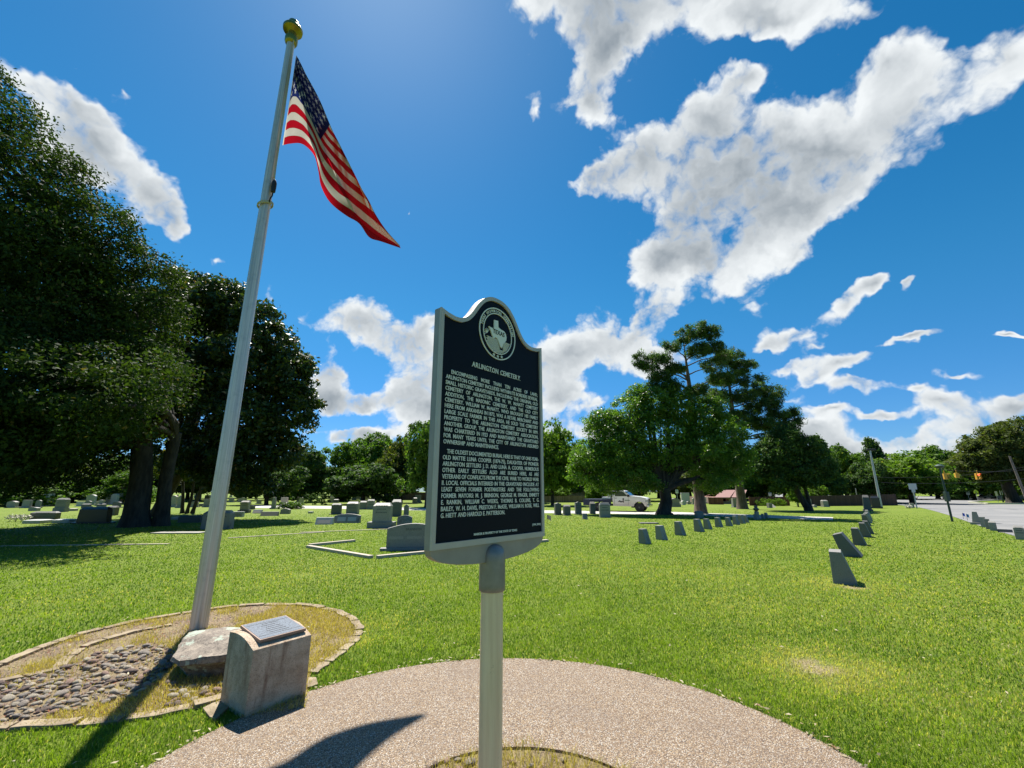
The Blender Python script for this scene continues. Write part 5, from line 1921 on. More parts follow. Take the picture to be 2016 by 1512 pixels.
HS = [
    # px, base y, w, h, mat, label, kind, plinth, kwargs
    (748, 1040, 34, 47, 'g_grey', 'square shouldered grey granite die on a wide dark plinth left of the curved top stone', 'block', 0.24, dict(basew=1.5, thick=0.45, basemat='g_blue')),
    (795, 1037, 28, 21, 'g_worn', 'lichen mottled slanting stone just behind the curved top stone', 'segment', 0, dict(slant=0.22, thick=0.35)),
    (636, 1033, 32, 13, 'g_plate', 'low pale slant marker at the left end of the near row', 'block', 0, dict(slant=0.22, thick=0.4)),
    (681, 1030, 49, 17, 'g_blue', 'wide low blue grey slant marker with pale lettering panel', 'segment', 0, dict(slant=0.22, thick=0.42)),
    (660, 1013, 18, 21, 'g_dark', 'upright dark headstone on a thin plinth, left of its grey neighbour', 'block', 0.08, dict(basew=1.35)),
    (692, 1012, 22, 23, 'g_grey', 'upright grey headstone with a bright top behind the wide slant marker', 'block', 0, dict(thick=0.5)),
    (714, 1003, 13, 16, 'g_blue', 'small dark blue headstone beside a taller pale one', 'block', 0, {}),
    (729, 1003, 14, 19, 'g_grey', 'pale upright headstone behind the square shouldered die', 'block', 0, {}),
    (779, 1017, 18, 32, 'g_dark', 'tall dark headstone with a pale cap above the mottled stone', 'block', 0, dict(thick=0.5)),
    (799, 1016, 9, 22, 'g_blue', 'narrow blue grey pillar stone right of the tall dark one', 'gable', 0, dict(thick=0.25)),
    (765, 992, 10, 17, 'g_dark', 'tall dark stone far back in front of the dark fence', 'block', 0, {}),
    (652, 990, 8, 11, 'g_warm', 'small sunlit tan headstone far behind the dark upright one', 'block', 0, {}),
    (661, 990, 9, 7, 'g_dark', 'small dark block far back beside the tan headstone', 'block', 0, {}),
    (816, 992, 9, 12, 'g_dark', 'dark headstone far back just left of the marker edge', 'block', 0.2, {}),
    (743, 991, 6, 11, 'g_dark', 'thin dark stone far back in front of the fan shaped tree', 'block', 0.15, {}),
    (610, 1011, 8, 4, 'g_white', 'tiny white block lying in the grass left of the slant markers', 'block', 0, {}),
    (422, 1042, 52, 35, 'g_blue', 'wide blue grey upright stone standing in shade behind the flagpole', 'block', 0, dict(thick=0.4, taper=0.04)),
    (462, 1018, 26, 10, 'g_plate', 'low pale bench like block just right of the flagpole', 'block', 0, dict(slant=0.1)),
    (478, 1010, 15, 23, 'g_grey', 'grey die on a dark plinth right of the flagpole', 'block', 0.25, dict(basew=1.35, basemat='g_dark')),
    (495, 1003, 6, 7, 'g_dark', 'tiny dark stone right of the grey die', 'block', 0, {}),
    (504, 1011, 16, 7, 'g_plate', 'low block with a sunlit white top right of the flagpole', 'block', 0, dict(slant=0.2)),
    (528, 1016, 32, 8, 'g_blue', 'long low blue grey slant stone on the open lawn', 'block', 0, dict(slant=0.2)),
    (559, 1012, 17, 10, 'g_grey', 'low grey block at the right end of the row behind the flagpole', 'segment', 0, dict(slant=0.12)),
    (536, 1002, 7, 22, 'g_grey', 'slim grey obelisk in front of the flowering bush', 'block', 0.12, dict(taper=0.3, basew=1.6)),
    (592, 992, 8, 12, 'g_white', 'white round topped stone behind the flowering bush', 'arch', 0, {}),
    (371, 1029, 42, 13, 'g_dark', 'low wide dark stone in the shade left of the flagpole', 'block', 0, {}),
    (343, 1023, 17, 5, 'g_plate', 'flat stone with a bright top under the magnolia', 'block', 0, dict(thick=0.6)),
    (337, 997, 7, 20, 'g_grey', 'slim pale column stone left of the three slender stems', 'block', 0.15, dict(taper=0.2)),
    (350, 1000, 8, 24, 'g_grey', 'tall pale tapering stone beside the three slender stems', 'gable', 0.15, dict(taper=0.25, basew=1.5)),
    (395, 997, 8, 5, 'g_dark', 'small dark block on the lawn left of the flagpole', 'block', 0, {}),
    (176, 1031, 54, 31, 'g_black', 'very large black polished headstone left of the thick trunk', 'block', 0.08, dict(basew=1.3, thick=0.35, taper=0.06)),
    (81, 1026, 44, 18, 'g_dark', 'wide dark blue headstone in the shade at the left', 'block', 0, dict(thick=0.35)),
    (60, 1031, 33, 7, 'g_plate', 'flat white topped slab at far left in the sun strip', 'block', 0, dict(thick=0.7)),
    (117, 1030, 31, 7, 'g_plate', 'flat white topped slab between the dark and the black headstone', 'block', 0, dict(thick=0.7)),
    (114, 1008, 19, 26, 'g_blue', 'tall grey blue monument on a wide base at the left', 'block', 0.3, dict(basew=1.1)),
    (63, 1006, 15, 7, 'g_grey', 'small pale rounded stone above the dark blue headstone', 'segment', 0, {}),
    (166, 1001, 13, 9, 'g_dark', 'small dark upright stone above the black headstone, left one', 'block', 0, {}),
    (196, 1001, 13, 9, 'g_dark', 'small dark upright stone above the black headstone, right one', 'block', 0, {}),
    (214, 1015, 19, 18, 'g_dark', 'dark square stone between the black headstone and the thick trunk', 'block', 0, {}),
    (140, 1006, 11, 5, 'g_warm', 'little reddish block between two grey stones at the left', 'block', 0, {}),
    (18, 1000, 16, 13, 'g_grey', 'pale headstone at the left edge of the far graves', 'segment', 0.2, {}),
    (1100, 1014, 12, 23, 'g_dark', 'upright dark headstone with a curved cap, first right of the marker', 'serp', 0.06, dict(basew=1.3)),
    (1118, 1015, 13, 20, 'g_dark', 'plain square topped dark headstone, second right of the marker', 'block', 0.06, dict(basew=1.2)),
    (1140, 1013, 12, 24, 'g_worn', 'lichened headstone with a curved cap, third right of the marker', 'serp', 0.06, dict(basew=1.25)),
    (1168, 1012, 10, 23, 'g_dark', 'narrow dark headstone in front of the truck flatbed', 'block', 0, {}),
    (1192, 1019, 21, 28, 'g_grey', 'wide pale grey slab headstone in front of the truck', 'block', 0, dict(thick=0.2)),
    (1383, 1003, 10, 18, 'g_warm', 'square pillar stone leaning against the view of the pine trunk', 'block', 0, dict(thick=0.3)),
    (1380, 1020, 13, 13, 'g_blue', 'blue grey stone at the foot of the pine', 'block', 0, {}),
    (1331, 998, 18, 16, 'g_grey', 'bulky stepped grey monument across the drive', 'gable', 0.35, dict(basew=1.15, thick=0.8)),
    (1347, 994, 7, 8, 'g_white', 'little white stone right of the stepped monument', 'arch', 0, {}),
    (1357, 993, 6, 6, 'g_grey', 'tiny grey stone second right of the stepped monument', 'arch', 0, {}),
    (1449, 999, 8, 17, 'g_grey', 'tall slim grey stone in front of the brick house', 'block', 0.1, dict(taper=0.1)),
    (1460, 998, 5, 8, 'g_grey', 'small grey stone right of the slim one before the brick house', 'block', 0, {}),
    (1518, 1000, 7, 9, 'g_blue', 'blue grey stone across the drive below the white sign', 'block', 0, {}),
    (1526, 999, 8, 6, 'g_grey', 'slanting grey stone across the drive beside the blue grey one', 'block', 0, dict(slant=0.5, thick=0.7)),
    (1596, 997, 6, 14, 'g_white', 'white topped slim stone behind the leaning cedar trunk', 'block', 0, {}),
    (1606, 999, 6, 5, 'g_grey', 'small rounded stone right of the leaning cedar', 'arch', 0, {}),
    (1628, 998, 11, 13, 'g_grey', 'pale square pillar stone alone before the red fence', 'block', 0.12, dict(basew=1.2)),
    (1710, 1006, 12, 30, 'g_dark', 'very tall dark shaft at the end of the wedge row', 'block', 0.1, dict(taper=0.18, thick=0.35)),
    (1727, 1001, 13, 23, 'g_black', 'black square pillar with white cap left of the lamp post', 'block', 0.15, dict(basew=1.4, thick=0.5)),
    (1797, 1000, 6, 9, 'g_grey', 'small grey post stone beside white flowers near the street corner', 'block', 0, {}),
    (1924, 1033, 12, 24, 'g_grey', 'grey pointed obelisk on a base by the street', 'block', 0.18, dict(taper=0.45, basew=1.55, thick=0.3)),
    (1938, 1038, 8, 19, 'g_grey', 'slim upright stone by the street, next after the obelisk', 'block', 0, dict(thick=0.2)),
    (1947, 1042, 7, 19, 'g_blue', 'slim dark stone by the street, second after the obelisk', 'block', 0, dict(thick=0.2)),
    (1957, 1045, 10, 18, 'g_grey', 'square topped stone by the street, third after the obelisk', 'block', 0, dict(thick=0.3)),
    (1980, 1049, 20, 6, 'g_dark', 'low dark flat stone by the street kerb', 'block', 0, dict(slant=0.3, thick=0.5)),
    (2011, 1063, 14, 26, 'g_grey', 'headstone cut by the right edge of the view beside the street', 'block', 0, dict(thick=0.3)),
]
for px, yb, w_, h_, mt, lab, kd, bs, kw in HS:
    kw = dict(kw)
    if 'basemat' in kw:
        kw['basemat'] = M[kw['basemat']]
    yaw = R(random.uniform(2, 9))
    if px > 1900:
        yaw = R(-46)
        kw['thick'] = 0.14
    elif px > 1690:
        yaw = R(-30)
    r_, w__, h__, hb__, t__ = headstone(px, yb, w_, h_, M[mt], lab, kd, bs, yaw=yaw, **kw)
    if w_ >= 12 and h_ >= 18 and not kw.get('slant') and mt != 'g_black' and not kw.get('taper', 0) > 0.1:
        cut_lines(r_, w__, hb__ + (h__ - hb__) * 0.5, hb__ + (h__ - hb__) * 0.84, 0.06 if bs else 0.0, 3, int(px))
    if mt == 'g_plate' and h_ < 15 or 'wide low blue grey' in lab:
        mb = MB()
        kk = kw.get('slant', 0.1)
        for a_, b_ in (((-0.38, 0.38)),) if w_ < 40 else ((-0.36, -0.04), (0.04, 0.36)):
            z0_, z1_ = h__ * 0.2, h__ * 0.66
            mb.add([(a_ * w__, kk * 0.2 - 0.004, z0_), (b_ * w__, kk * 0.2 - 0.004, z0_), (b_ * w__, kk * 0.66 - 0.004, z1_), (a_ * w__, kk * 0.66 - 0.004, z1_)], [(0, 1, 2, 3)])
        mb.build('lettering_panel', M['g_plate'] if 'blue' in lab else M['g_grey'], r_)


# slanting wedge stones, all built like the first
def wedge_mesh(mat):
    mb = MB()
    mb.add([(-0.17, 0, -0.04), (0.19, 0, -0.04), (0.02, 0, 0.53), (-0.16, 0, 0.53), (-0.17, 0.5, -0.04), (0.19, 0.5, -0.04), (0.02, 0.5, 0.53), (-0.16, 0.5, 0.53)],
           [(0, 1, 2, 3), (7, 6, 5, 4), (0, 4, 5, 1), (1, 5, 6, 2), (2, 6, 7, 3), (3, 7, 4, 0)])
    o_ = mb.build('stone', mat, bevel=0.008)
    me_ = o_.data
    bpy.data.objects.remove(o_)
    return me_


WM = {k: wedge_mesh(M[k]) for k in ('g_blue', 'g_dark', 'g_grey')}
ords = ['nearest', 'second', 'third', 'fourth', 'fifth', 'sixth', 'seventh', 'eighth', 'ninth', 'tenth', 'eleventh', 'twelfth', 'thirteenth']
W1 = [(1672, 1151, 57, 'g_blue'), (1683, 1097, 44, 'g_dark'), (1697, 1074, 31, 'g_dark'), (1709, 1058, 26, 'g_dark'), (1714, 1051, 23, 'g_dark'), (1710, 1035, 20, 'g_dark'), (1712, 1030, 18, 'g_grey'),
      (1713, 1026, 16, 'g_grey'), (1713, 1022, 15, 'g_grey'), (1712, 1018, 13, 'g_grey')]
W2 = [(1269, 1071, 27, 'g_blue'), (1302, 1063, 26, 'g_grey'), (1340, 1054, 25, 'g_blue'), (1377, 1047, 23, 'g_blue'), (1394, 1042, 19, 'g_blue'), (1416, 1038, 18, 'g_blue'), (1436, 1036, 16, 'g_blue'),
      (1450, 1033, 16, 'g_blue'), (1461, 1031, 16, 'g_blue'), (1470, 1029, 13, 'g_blue'), (1489, 1023, 10, 'g_blue'), (1503, 1021, 9, 'g_blue'), (1510, 1020, 10, 'g_blue'), ]
for rowname, lst, yw, dp in (('row of dark wedge stones leading to the lamp post', W1, -37, 1.0), ('row of grey wedge stones crossing the lawn to the drive', W2, -50, 0.62)):
    for i, (px, yb, hpx, mt) in enumerate(lst):
        gx_, gy_ = G(px - 8 * hpx / 57, yb)
        s_ = hpx * px2m(gy_) / 0.53
        rt = empty('headstone', (gx_, gy_, 0), R(yw + random.uniform(-4, 4)), '%s stone in the %s' % (ords[i], rowname), 'headstone', rowname)
        c_ = link('stone', WM[mt], rt)
        c_.scale = (s_, s_ * dp, s_)
        if lst is W1 and i == 1:
            c_.rotation_euler = (0, R(-16), 0)
headstone(1153, 1023, 9, 11, M['g_worn'], 'small leaning wedge stone left of the wide pale slab', 'block', 0, slant=0.2, thick=0.4)
# flat slabs and far small stones
mb = MB()
g_ = G(1277, 1031)
mb.slab([(-0.45, -0.25), (0.45, -0.2), (0.42, 0.3), (-0.42, 0.26)], -0.02, 0.05)
o = mb.build('grave_slab', M['g_dark'], loc=(*g_, 0), bevel=0.006)
tag(o, 'flat dark grave slab lying in the grass below the forked tree', 'grave slab')
g_ = G(352, 1050)
mb = MB()
mb.slab([(-0.9, -0.25), (0.9, -0.2), (0.9, 0.35), (-0.9, 0.3)], -0.02, 0.04)
o = mb.build('grave_slab', M['g_grey'], loc=(*g_, 0), bevel=0.006)
tag(o, 'long flat grey slab in tree shade left of the flagpole foot', 'grave slab')
for (xa, ya, xb, yb, lab) in [(0, 1076, 330, 1072, 'thin pale curb line crossing the shaded lawn left of the flagpole'), (450, 1060, 640, 1048, 'thin pale curb line in the grass right of the flagpole'),
                              (590, 1049, 830, 1040, 'pale curb line in front of the large granite die')]:
    A_, B_ = Vector((*G(xa, ya), 0)), Vector((*G(xb, yb), 0))
    tt = (B_ - A_).normalized()
    nn = Vector((-tt.y, tt.x, 0)) * 0.10
    mb = MB()
    mb.slab([tuple(A_.xy), tuple(B_.xy), tuple((B_ + nn).xy), tuple((A_ + nn).xy)], -0.02, 0.022)
    tag(mb.build('plot_curb', M['coping']), lab, 'curb')

FARM = []
for mt in ('g_grey', 'g_dark', 'g_white', 'g_warm', 'g_blue'):
    for kd in ('block', 'arch'):
        mb = MB()
        mb.prism([(x_, z_ + 0.12) for x_, z_ in shape_pts(kd, 0.62, 0.60)], 0, 0.2)
        mb.box(-0.42, 0.42, -0.06, 0.28, -0.02, 0.12)
        o_ = mb.build('headstone', M[mt], bevel=0.01)
        FARM.append(o_.data)
        bpy.data.objects.remove(o_)
rs = np.random.default_rng(77)
zones = [((0, 240), (979, 1001), 62, 'small far headstone in the crowded graves left of the thick trunk', 'far headstones at the left'),
         ((330, 600), (977, 999), 40, 'small far headstone on the lawn between the slender stems and the flowering bush', 'far headstones behind the flagpole'),
         ((600, 835), (977, 990), 34, 'small far headstone on the bright lawn strip left of the marker', 'far headstones left of the marker'),
         ((1330, 1470), (986, 994), 8, 'small far headstone beyond the drive and right of the forked tree', 'far headstones beyond the drive'),
         ((1960, 2010), (1052, 1056), 0, '', '')]
for (xa, xb), (ya, yb), n_, lab, grp in zones:
    for k in range(n_):
        px = rs.uniform(xa, xb)
        yb_ = ya + (yb - ya) * rs.random() ** 1.4
        gx_, gy_ = G(px, yb_)
        o = link('headstone', FARM[int(rs.integers(len(FARM)))], None, (gx_, gy_, 0))
        s_ = rs.uniform(0.7, 1.5)
        o.scale = (s_ * rs.uniform(0.6, 1.4), s_, s_ * rs.uniform(0.6, 1.5))
        o.rotation_euler = (0, 0, rs.normal(0, 0.12))
        tag(o, lab, 'headstone', grp)

# cross shaped monument at the drive
gx_, gy_ = G(1494, 1023)
k_ = px2m(gy_)
root = empty('stone_monument', (gx_, gy_, 0), 0, 'grey pedestal monument with a wide dark urn shaped top at the drive', 'monument')
mb = MB()
mb.box(-5 * k_, 5 * k_, 0, 0.3, 0, 3 * k_)
mb.box(-3 * k_, 3 * k_, 0.05, 0.25, 3 * k_, 15 * k_)
mb.build('pedestal', M['g_grey'], root, bevel=0.01)
mb = MB()
mb.lathe([(2 * k_, 15 * k_), (4 * k_, 17 * k_), (6 * k_, 20 * k_), (4 * k_, 21 * k_), (2.5 * k_, 23 * k_), (4 * k_, 25 * k_), (1 * k_, 26 * k_)], 16, axis=(0, 0.15))
mb.build('urn', M['g_dark'], root, smooth=True)

# small grave flags
def stick_flag(px, yb, hpx, mat, label, name='grave_flag', star=False):
    gx_, gy_ = G(px, yb)
    k_ = px2m(gy_)
    h = hpx * k_
    r_ = empty(name, (gx_, gy_, 0), 0.2, label, 'small flag')
    mb = MB()
    mb.tube([(0, 0, 0), (0.02, 0, h)], 0.008, 6)
    mb.build('stick', M['black'], r_)
    mb = MB()
    n_ = 8
    vs, fs = [], []
    for i in range(n_ + 1):
        t_ = i / n_
        for j in (0, 1):
            z_ = h * (0.97 - 0.40 * j) - 0.22 * h * t_ * (0.6 + j * 0.5)
            vs.append((0.02 + h * 0.42 * t_, 0.03 * math.sin(t_ * 7), z_))
    for i in range(n_):
        fs.append((2 * i, 2 * i + 1, 2 * i + 3, 2 * i + 2))
    mb.add(vs, fs)
    mb.build('cloth', mat, r_)


mfl, t, b = material('small_flag_cloth')
co = obj_co(t)
s_ = t.n('ShaderNodeSeparateXYZ')
t.l(co, s_.inputs[0])
t.l(t.mix(t.math('GREATER_THAN', t.math('FRACT', t.math('MULTIPLY', t.math('ADD', s_.outputs[2], s_.outputs[0]), 14.0)), 0.5), (0.45, 0.06, 0.06), (0.65, 0.63, 0.6)), b.inputs['Base Color'])
b.inputs['Roughness'].default_value = 0.8
stick_flag(1077, 1032, 18, mfl, 'little striped grave flag drooping on its stick beside the marker')
stick_flag(1897, 1022, 12, M['blueflag'], 'small dark blue marking flag at the street edge')
stick_flag(1905, 1025, 13, M['tealflag'], 'small teal blue marking flag next to the obelisk')

# flower arrangement, white, at the far left; flowers by the corner
def flowers(px, yb, wpx, hpx, label):
    gx_, gy_ = G(px, yb)
    k_ = px2m(gy_)
    rs_ = np.random.default_rng(int(px))
    w_, h_ = wpx * k_, hpx * k_
    r_ = empty('flower_arrangement', (gx_, gy_, 0), 0, label, 'flowers')
    V, Q, T, cc = leaf_cloud([(-w_ * 0.25, 0, h_ * 0.6, w_ * 0.25, 0.2, h_ * 0.3), (w_ * 0.2, 0, h_ * 0.55, w_ * 0.28, 0.2, h_ * 0.35)], 500, 0.045, rs_, 60, 0.1)
    link('petals', poly_mesh('petals', V, Q, M['petal'], T), r_)
    mb = MB()
    for a_ in (-0.4, -0.1, 0.15, 0.4):
        mb.tube([(a_ * w_ * 1.1, 0, 0), (a_ * w_ * 0.5, 0, h_ * 0.6)], 0.012, 5)
    mb.build('stems', M['greenpole'], r_)


flowers(35, 1027, 42, 14, 'drooping white flower spray on thin legs at the far left')
flowers(1789, 1001, 10, 7, 'white flowers at the street corner below the sign')

# ------------------------------------------------------------------ the truck
A_ = Vector((6.85, 35.9, 0))
B_ = Vector((9.78, 34.5, 0))
hd = (B_ - A_)
WB = hd.length
tr_ = empty('flatbed_truck', A_, math.atan2(hd.y, hd.x), 'white single cab truck with a dark navy flatbed parked on the drive', 'truck')
# local: x forward, rear axle at x=0, front axle at x=WB, near (right) side y=0, far side y=1.75
Wd = 1.75
SXc = WB / 3.25
def xs_(v):
    return v * SXc


mb = MB()
side = [(1.25, 0.42), (1.22, 0.8), (1.20, 1.05), (1.28, 1.52), (1.40, 1.60), (2.05, 1.61), (2.15, 1.58), (2.62, 1.20), (3.35, 1.13), (3.75, 1.05), (3.86, 0.92), (3.88, 0.55), (3.80, 0.42), (3.66, 0.42)]
arch = [(3.25 + 0.41 * math.cos(R(a)), 0.36 + 0.41 * math.sin(R(a))) for a in range(10, 171, 16)]
side2 = side + arch + [(2.82, 0.40)]
mb.prism([(xs_(x), z) for x, z in side2], 0.03, Wd)
mb.build('cab_body', M['truck'], tr_, bevel=0.03, smooth=True)
def glass(name, pts, y0_, y1_, parent=tr_, mat='glass'):
    g = MB()
    g.prism([(xs_(x), z) for x, z in pts], y0_, y1_)
    return g.build(name, M[mat], parent)


glass('side_window', [(1.42, 1.16), (1.46, 1.50), (1.95, 1.52), (2.10, 1.47), (2.42, 1.17)], 0.018, 0.028)
mb = MB()
mb.add([(xs_(2.17) + 0.012, 0.14, 1.565), (xs_(2.17) + 0.012, Wd - 0.1, 1.565), (xs_(2.60) + 0.012, Wd - 0.06, 1.225), (xs_(2.60) + 0.012, 0.08, 1.225)], [(0, 1, 2, 3)])
mb.add([(xs_(2.17) + 0.006, 0.14, 1.56), (xs_(2.17) + 0.006, Wd - 0.1, 1.56), (xs_(2.60) + 0.006, Wd - 0.06, 1.22), (xs_(2.60) + 0.006, 0.08, 1.22)], [(3, 2, 1, 0)])
mb.build('windscreen', M['glass'], tr_)
door = MB()
for pts in ([(1.36, 0.52), (1.36, 1.14), (1.375, 1.14), (1.375, 0.52)], [(2.44, 0.50), (2.44, 1.14), (2.455, 1.14), (2.455, 0.50)], [(1.36, 0.50), (2.45, 0.50), (2.45, 0.515), (1.36, 0.515)]):
    door.prism([(xs_(x), z) for x, z in pts], 0.024, 0.032)
dr = door.build('door', M['rimm'], tr_)
hdl = MB()
hdl.box(xs_(1.42), xs_(1.56), 0.0, 0.026, 1.00, 1.03)
hdl.build('handle', M['black'], dr, bevel=0.004)
# decal on the door: dark bird-like swoosh with an A, and small green lettering
mb = MB()
mb.prism([(xs_(x), z) for x, z in [(1.62, 0.72), (1.78, 0.86), (1.86, 0.80), (1.98, 0.84), (2.02, 1.00), (2.12, 1.03), (2.10, 0.70), (2.02, 0.68), (2.0, 0.76), (1.88, 0.68), (1.8, 0.74)]], 0.018, 0.0285)
mb.build('door_emblem', M['black'], tr_)
mb = MB()
w = word_mesh('A', 0.22, 0.008, 0.002)
put_word(mb, w, xs_(1.90), 0.79, 0.0165, 1, 1)
mb.build('emblem_letter', M['truck'], tr_)
mb = MB()
for i in range(6):
    mb.box(xs_(2.18 + i * 0.065), xs_(2.225 + i * 0.065), 0.018, 0.0285, 0.82, 0.89)
mb.build('door_lettering', M['logo_g'], tr_)
# front
fx = xs_(3.88)
mb = MB()
mb.box(fx - 0.02, fx + 0.04, 0.45, Wd - 0.42, 0.62, 0.98)
gr_ = mb.build('grille', M['chrome'], tr_, bevel=0.01)
mb = MB()
for yy in (0.50, 0.86, 1.0):
    mb.box(fx + 0.0405, fx + 0.05, yy, yy + 0.30 if yy < 0.8 else yy + 0.02, 0.66, 0.78)
mb.box(fx + 0.0405, fx + 0.05, 0.50, 0.84, 0.82, 0.94)
mb.box(fx + 0.0405, fx + 0.05, 0.92, 1.26, 0.82, 0.94)
mb.box(fx + 0.0405, fx + 0.05, 1.04, 1.26, 0.66, 0.78)
mb.build('grille_opening', M['black'], gr_)
mb = MB()
mb.box(fx - 0.06, fx + 0.14, 0.02, Wd - 0.02, 0.38, 0.56)
mb.build('bumper', M['chrome'], tr_, bevel=0.03)
for y0_, y1_ in ((0.06, 0.40), (Wd - 0.38, Wd - 0.04)):
    mb = MB()
    mb.box(fx - 0.16, fx + 0.025, y0_ - 0.035 if y0_ < 0.5 else y0_, y1_, 0.70, 0.92)
    mb.build('headlight', M['clear'], tr_, bevel=0.03)
mb = MB()
mb.box(xs_(2.42), xs_(2.58), -0.22, -0.04, 1.12, 1.30)
mb.box(xs_(2.46), xs_(2.50), -0.05, 0.05, 1.14, 1.18)
mb.build('mirror', M['black'], tr_, bevel=0.02)
# chassis, flatbed
mb = MB()
mb.box(-0.95, xs_(3.4), 0.45, 0.60, 0.42, 0.56)
mb.box(-0.95, xs_(3.4), Wd - 0.60, Wd - 0.45, 0.42, 0.56)
mb.box(xs_(2.6), xs_(3.7), 0.3, Wd - 0.3, 0.30, 0.6)
mb.build('chassis', M['black'], tr_)
mb = MB()
mb.box(-1.15, xs_(1.12), -0.10, Wd + 0.10, 0.86, 0.93)
mb.box(-1.15, -0.52, -0.09, 0.05, 0.45, 0.86)
mb.box(0.50, xs_(1.10), -0.09, 0.05, 0.42, 0.86)
mb.box(-0.52, 0.50, -0.09, 0.02, 0.74, 0.86)
mb.build('flatbed', M['bedblue'], tr_, bevel=0.008)
mb = MB()
mb.tube([(xs_(1.14), -0.08, 0.93), (xs_(1.14), -0.08, 1.55), (xs_(1.14), Wd + 0.08, 1.55), (xs_(1.14), Wd + 0.08, 0.93)], 0.035, 8)
for k in range(9):
    mb.tube([(xs_(1.14), 0.08 + k * 0.2, 0.93), (xs_(1.14), 0.08 + k * 0.2, 1.55)], 0.014, 5)
mb.build('headboard', M['black'], tr_)
mb = MB()
mb.box(0.35, xs_(1.08), 0.1, 1.6, 0.932, 1.10)
mb.build('tool_chest', M['truck'], tr_, bevel=0.02)
mb = MB()
mb.box(0.78, xs_(1.05), 0.2, 0.6, 1.102, 1.32)
mb.build('side_locker', M['signback'], tr_, bevel=0.01)
for x0_, nm in ((0.0, 'r'), (WB, 'f')):
    for yy in (0.0, Wd - 0.22):
        mb = MB()
        MW = Matrix.Translation((x0_, yy + 0.02, 0.335)) @ Matrix.Rotation(R(-90), 4, 'X')
        mb.lathe([(0.20, -0.0), (0.30, 0.0), (0.335, 0.04), (0.335, 0.19), (0.30, 0.22), (0.2, 0.22)], 28, MW)
        wh = mb.build('wheel', M['black'], tr_, smooth=True)
        mb = MB()
        mb.lathe([(0.02, -0.02), (0.07, -0.02), (0.08, 0.03), (0.17, 0.03), (0.20, -0.005), (0.20, 0.1)], 20, MW)
        mb.build('rim', M['rimm'], wh, smooth=True)

# ------------------------------------------------------------------ fences, houses
def fence(xa, xb, ybase, ytop, mat, label, capm=None):
    p0, p1 = Vector((*G(xa, ybase[0]), 0)), Vector((*G(xb, ybase[1]), 0))
    d_ = p1 - p0
    h0 = AT(xa, ytop[0], p0.y).z
    h1 = AT(xb, ytop[1], p1.y).z
    L = d_.length
    root = empty('board_fence', p0, math.atan2(d_.y, d_.x), label, 'fence')
    mb = MB()
    n_ = max(2, int(L / 0.30))
    rs_ = np.random.default_rng(int(L * 10))
    for i in range(n_):
        a_, b_ = L * i / n_, L * (i + 1) / n_ - 0.006
        h_ = h0 + (h1 - h0) * i / n_ + rs_.uniform(-0.02, 0.02)
        o_ = rs_.uniform(0, 0.012)
        mb.box(a_, b_, o_, 0.025 + o_, 0.0, h_)
    mb.build('board_panel', mat, root)
    for i in range(int(L / 2.4) + 1):
        mb = MB()
        mb.box(i * 2.4 - 0.05, i * 2.4 + 0.05, 0.05, 0.15, 0, h0 + (h1 - h0) * i * 2.4 / L + 0.03)
        mb.build('post', mat, root)
    return root


fence(1070, 1158, (989.5, 989), (976.5, 976), M['fence_tan'], 'sunlit tan board fence behind the headstones right of the marker')
fence(755, 850, (984.5, 985), (970.5, 969), M['fence_dark'], 'dark brown board fence far back left of the marker')
fence(1396, 1425, (993, 993.5), (979.5, 979.5), M['fence_red'], 'short piece of reddish fence left of the brick house')
fence(1478, 1556, (995.5, 995.5), (978.5, 978), M['fence_red'], 'red brown board fence right of the brick house')
fence(1590, 1768, (996.5, 995), (976.5, 973), M['fence_dark'], 'long dark red board fence running to the street corner')

gx_, gy_ = G(1425, 993)
gx2, gy2 = G(1520, 995)
hs_ = empty('brick_house', (gx_, gy_ + 2, 0), 0.0, 'low brick house with a red brown double gabled shingle roof behind the fence', 'house')
Wh = gx2 - gx_
he = AT(1450, 979, gy_ + 2).z
hr = AT(1450, 964.5, gy_ + 6).z
mb = MB()
mb.box(0, Wh, 0, 9, 0, he)
wl = mb.build('wall', M['brick'], hs_)
def roofpiece(x0_, x1_, y0_, y1_, zl, zr, skew):
    m_ = MB()
    v_ = [(x0_, y0_, zl), (x1_, y0_, zl), (x1_ + skew, y1_, zr), (x0_ + skew, y1_, zr)]
    v_ += [(p[0], p[1], p[2] - 0.12) for p in v_]
    m_.add(v_, [(0, 1, 2, 3), (7, 6, 5, 4), (0, 4, 5, 1), (1, 5, 6, 2), (2, 6, 7, 3), (3, 7, 4, 0)])
    m_.build('roof', M['roof'], hs_)


roofpiece(-0.4, Wh * 0.42, -0.6, 4.5, he, hr, 3.4)
roofpiece(Wh * 0.44, Wh * 0.86, -0.9, 4.2, he + 0.02, hr, 3.2)
roofpiece(-0.4 + 3.2, Wh * 0.86 + 3, 4.6, 10, hr - 0.05, he, 0)
mb = MB()
mb.add([(Wh * 0.86, 0, he - 0.1), (Wh * 0.86 + 3.1, 4.2, hr - 0.1), (Wh * 0.86 + 3.1, 9, he - 0.1)], [(0, 1, 2)])
mb.build('gable', M['siding'], hs_)
for a_ in (0.10, 0.22):
    mb = MB()
    mb.box(Wh * a_, Wh * a_ + 0.9, -0.05, -0.003, 0.3, he * 0.8)
    wn_ = mb.build('window', M['trim'], hs_)
    mb = MB()
    mb.box(Wh * a_ + 0.08, Wh * a_ + 0.82, -0.06, -0.052, 0.36, he * 0.75)
    mb.build('pane', M['glass'], wn_)


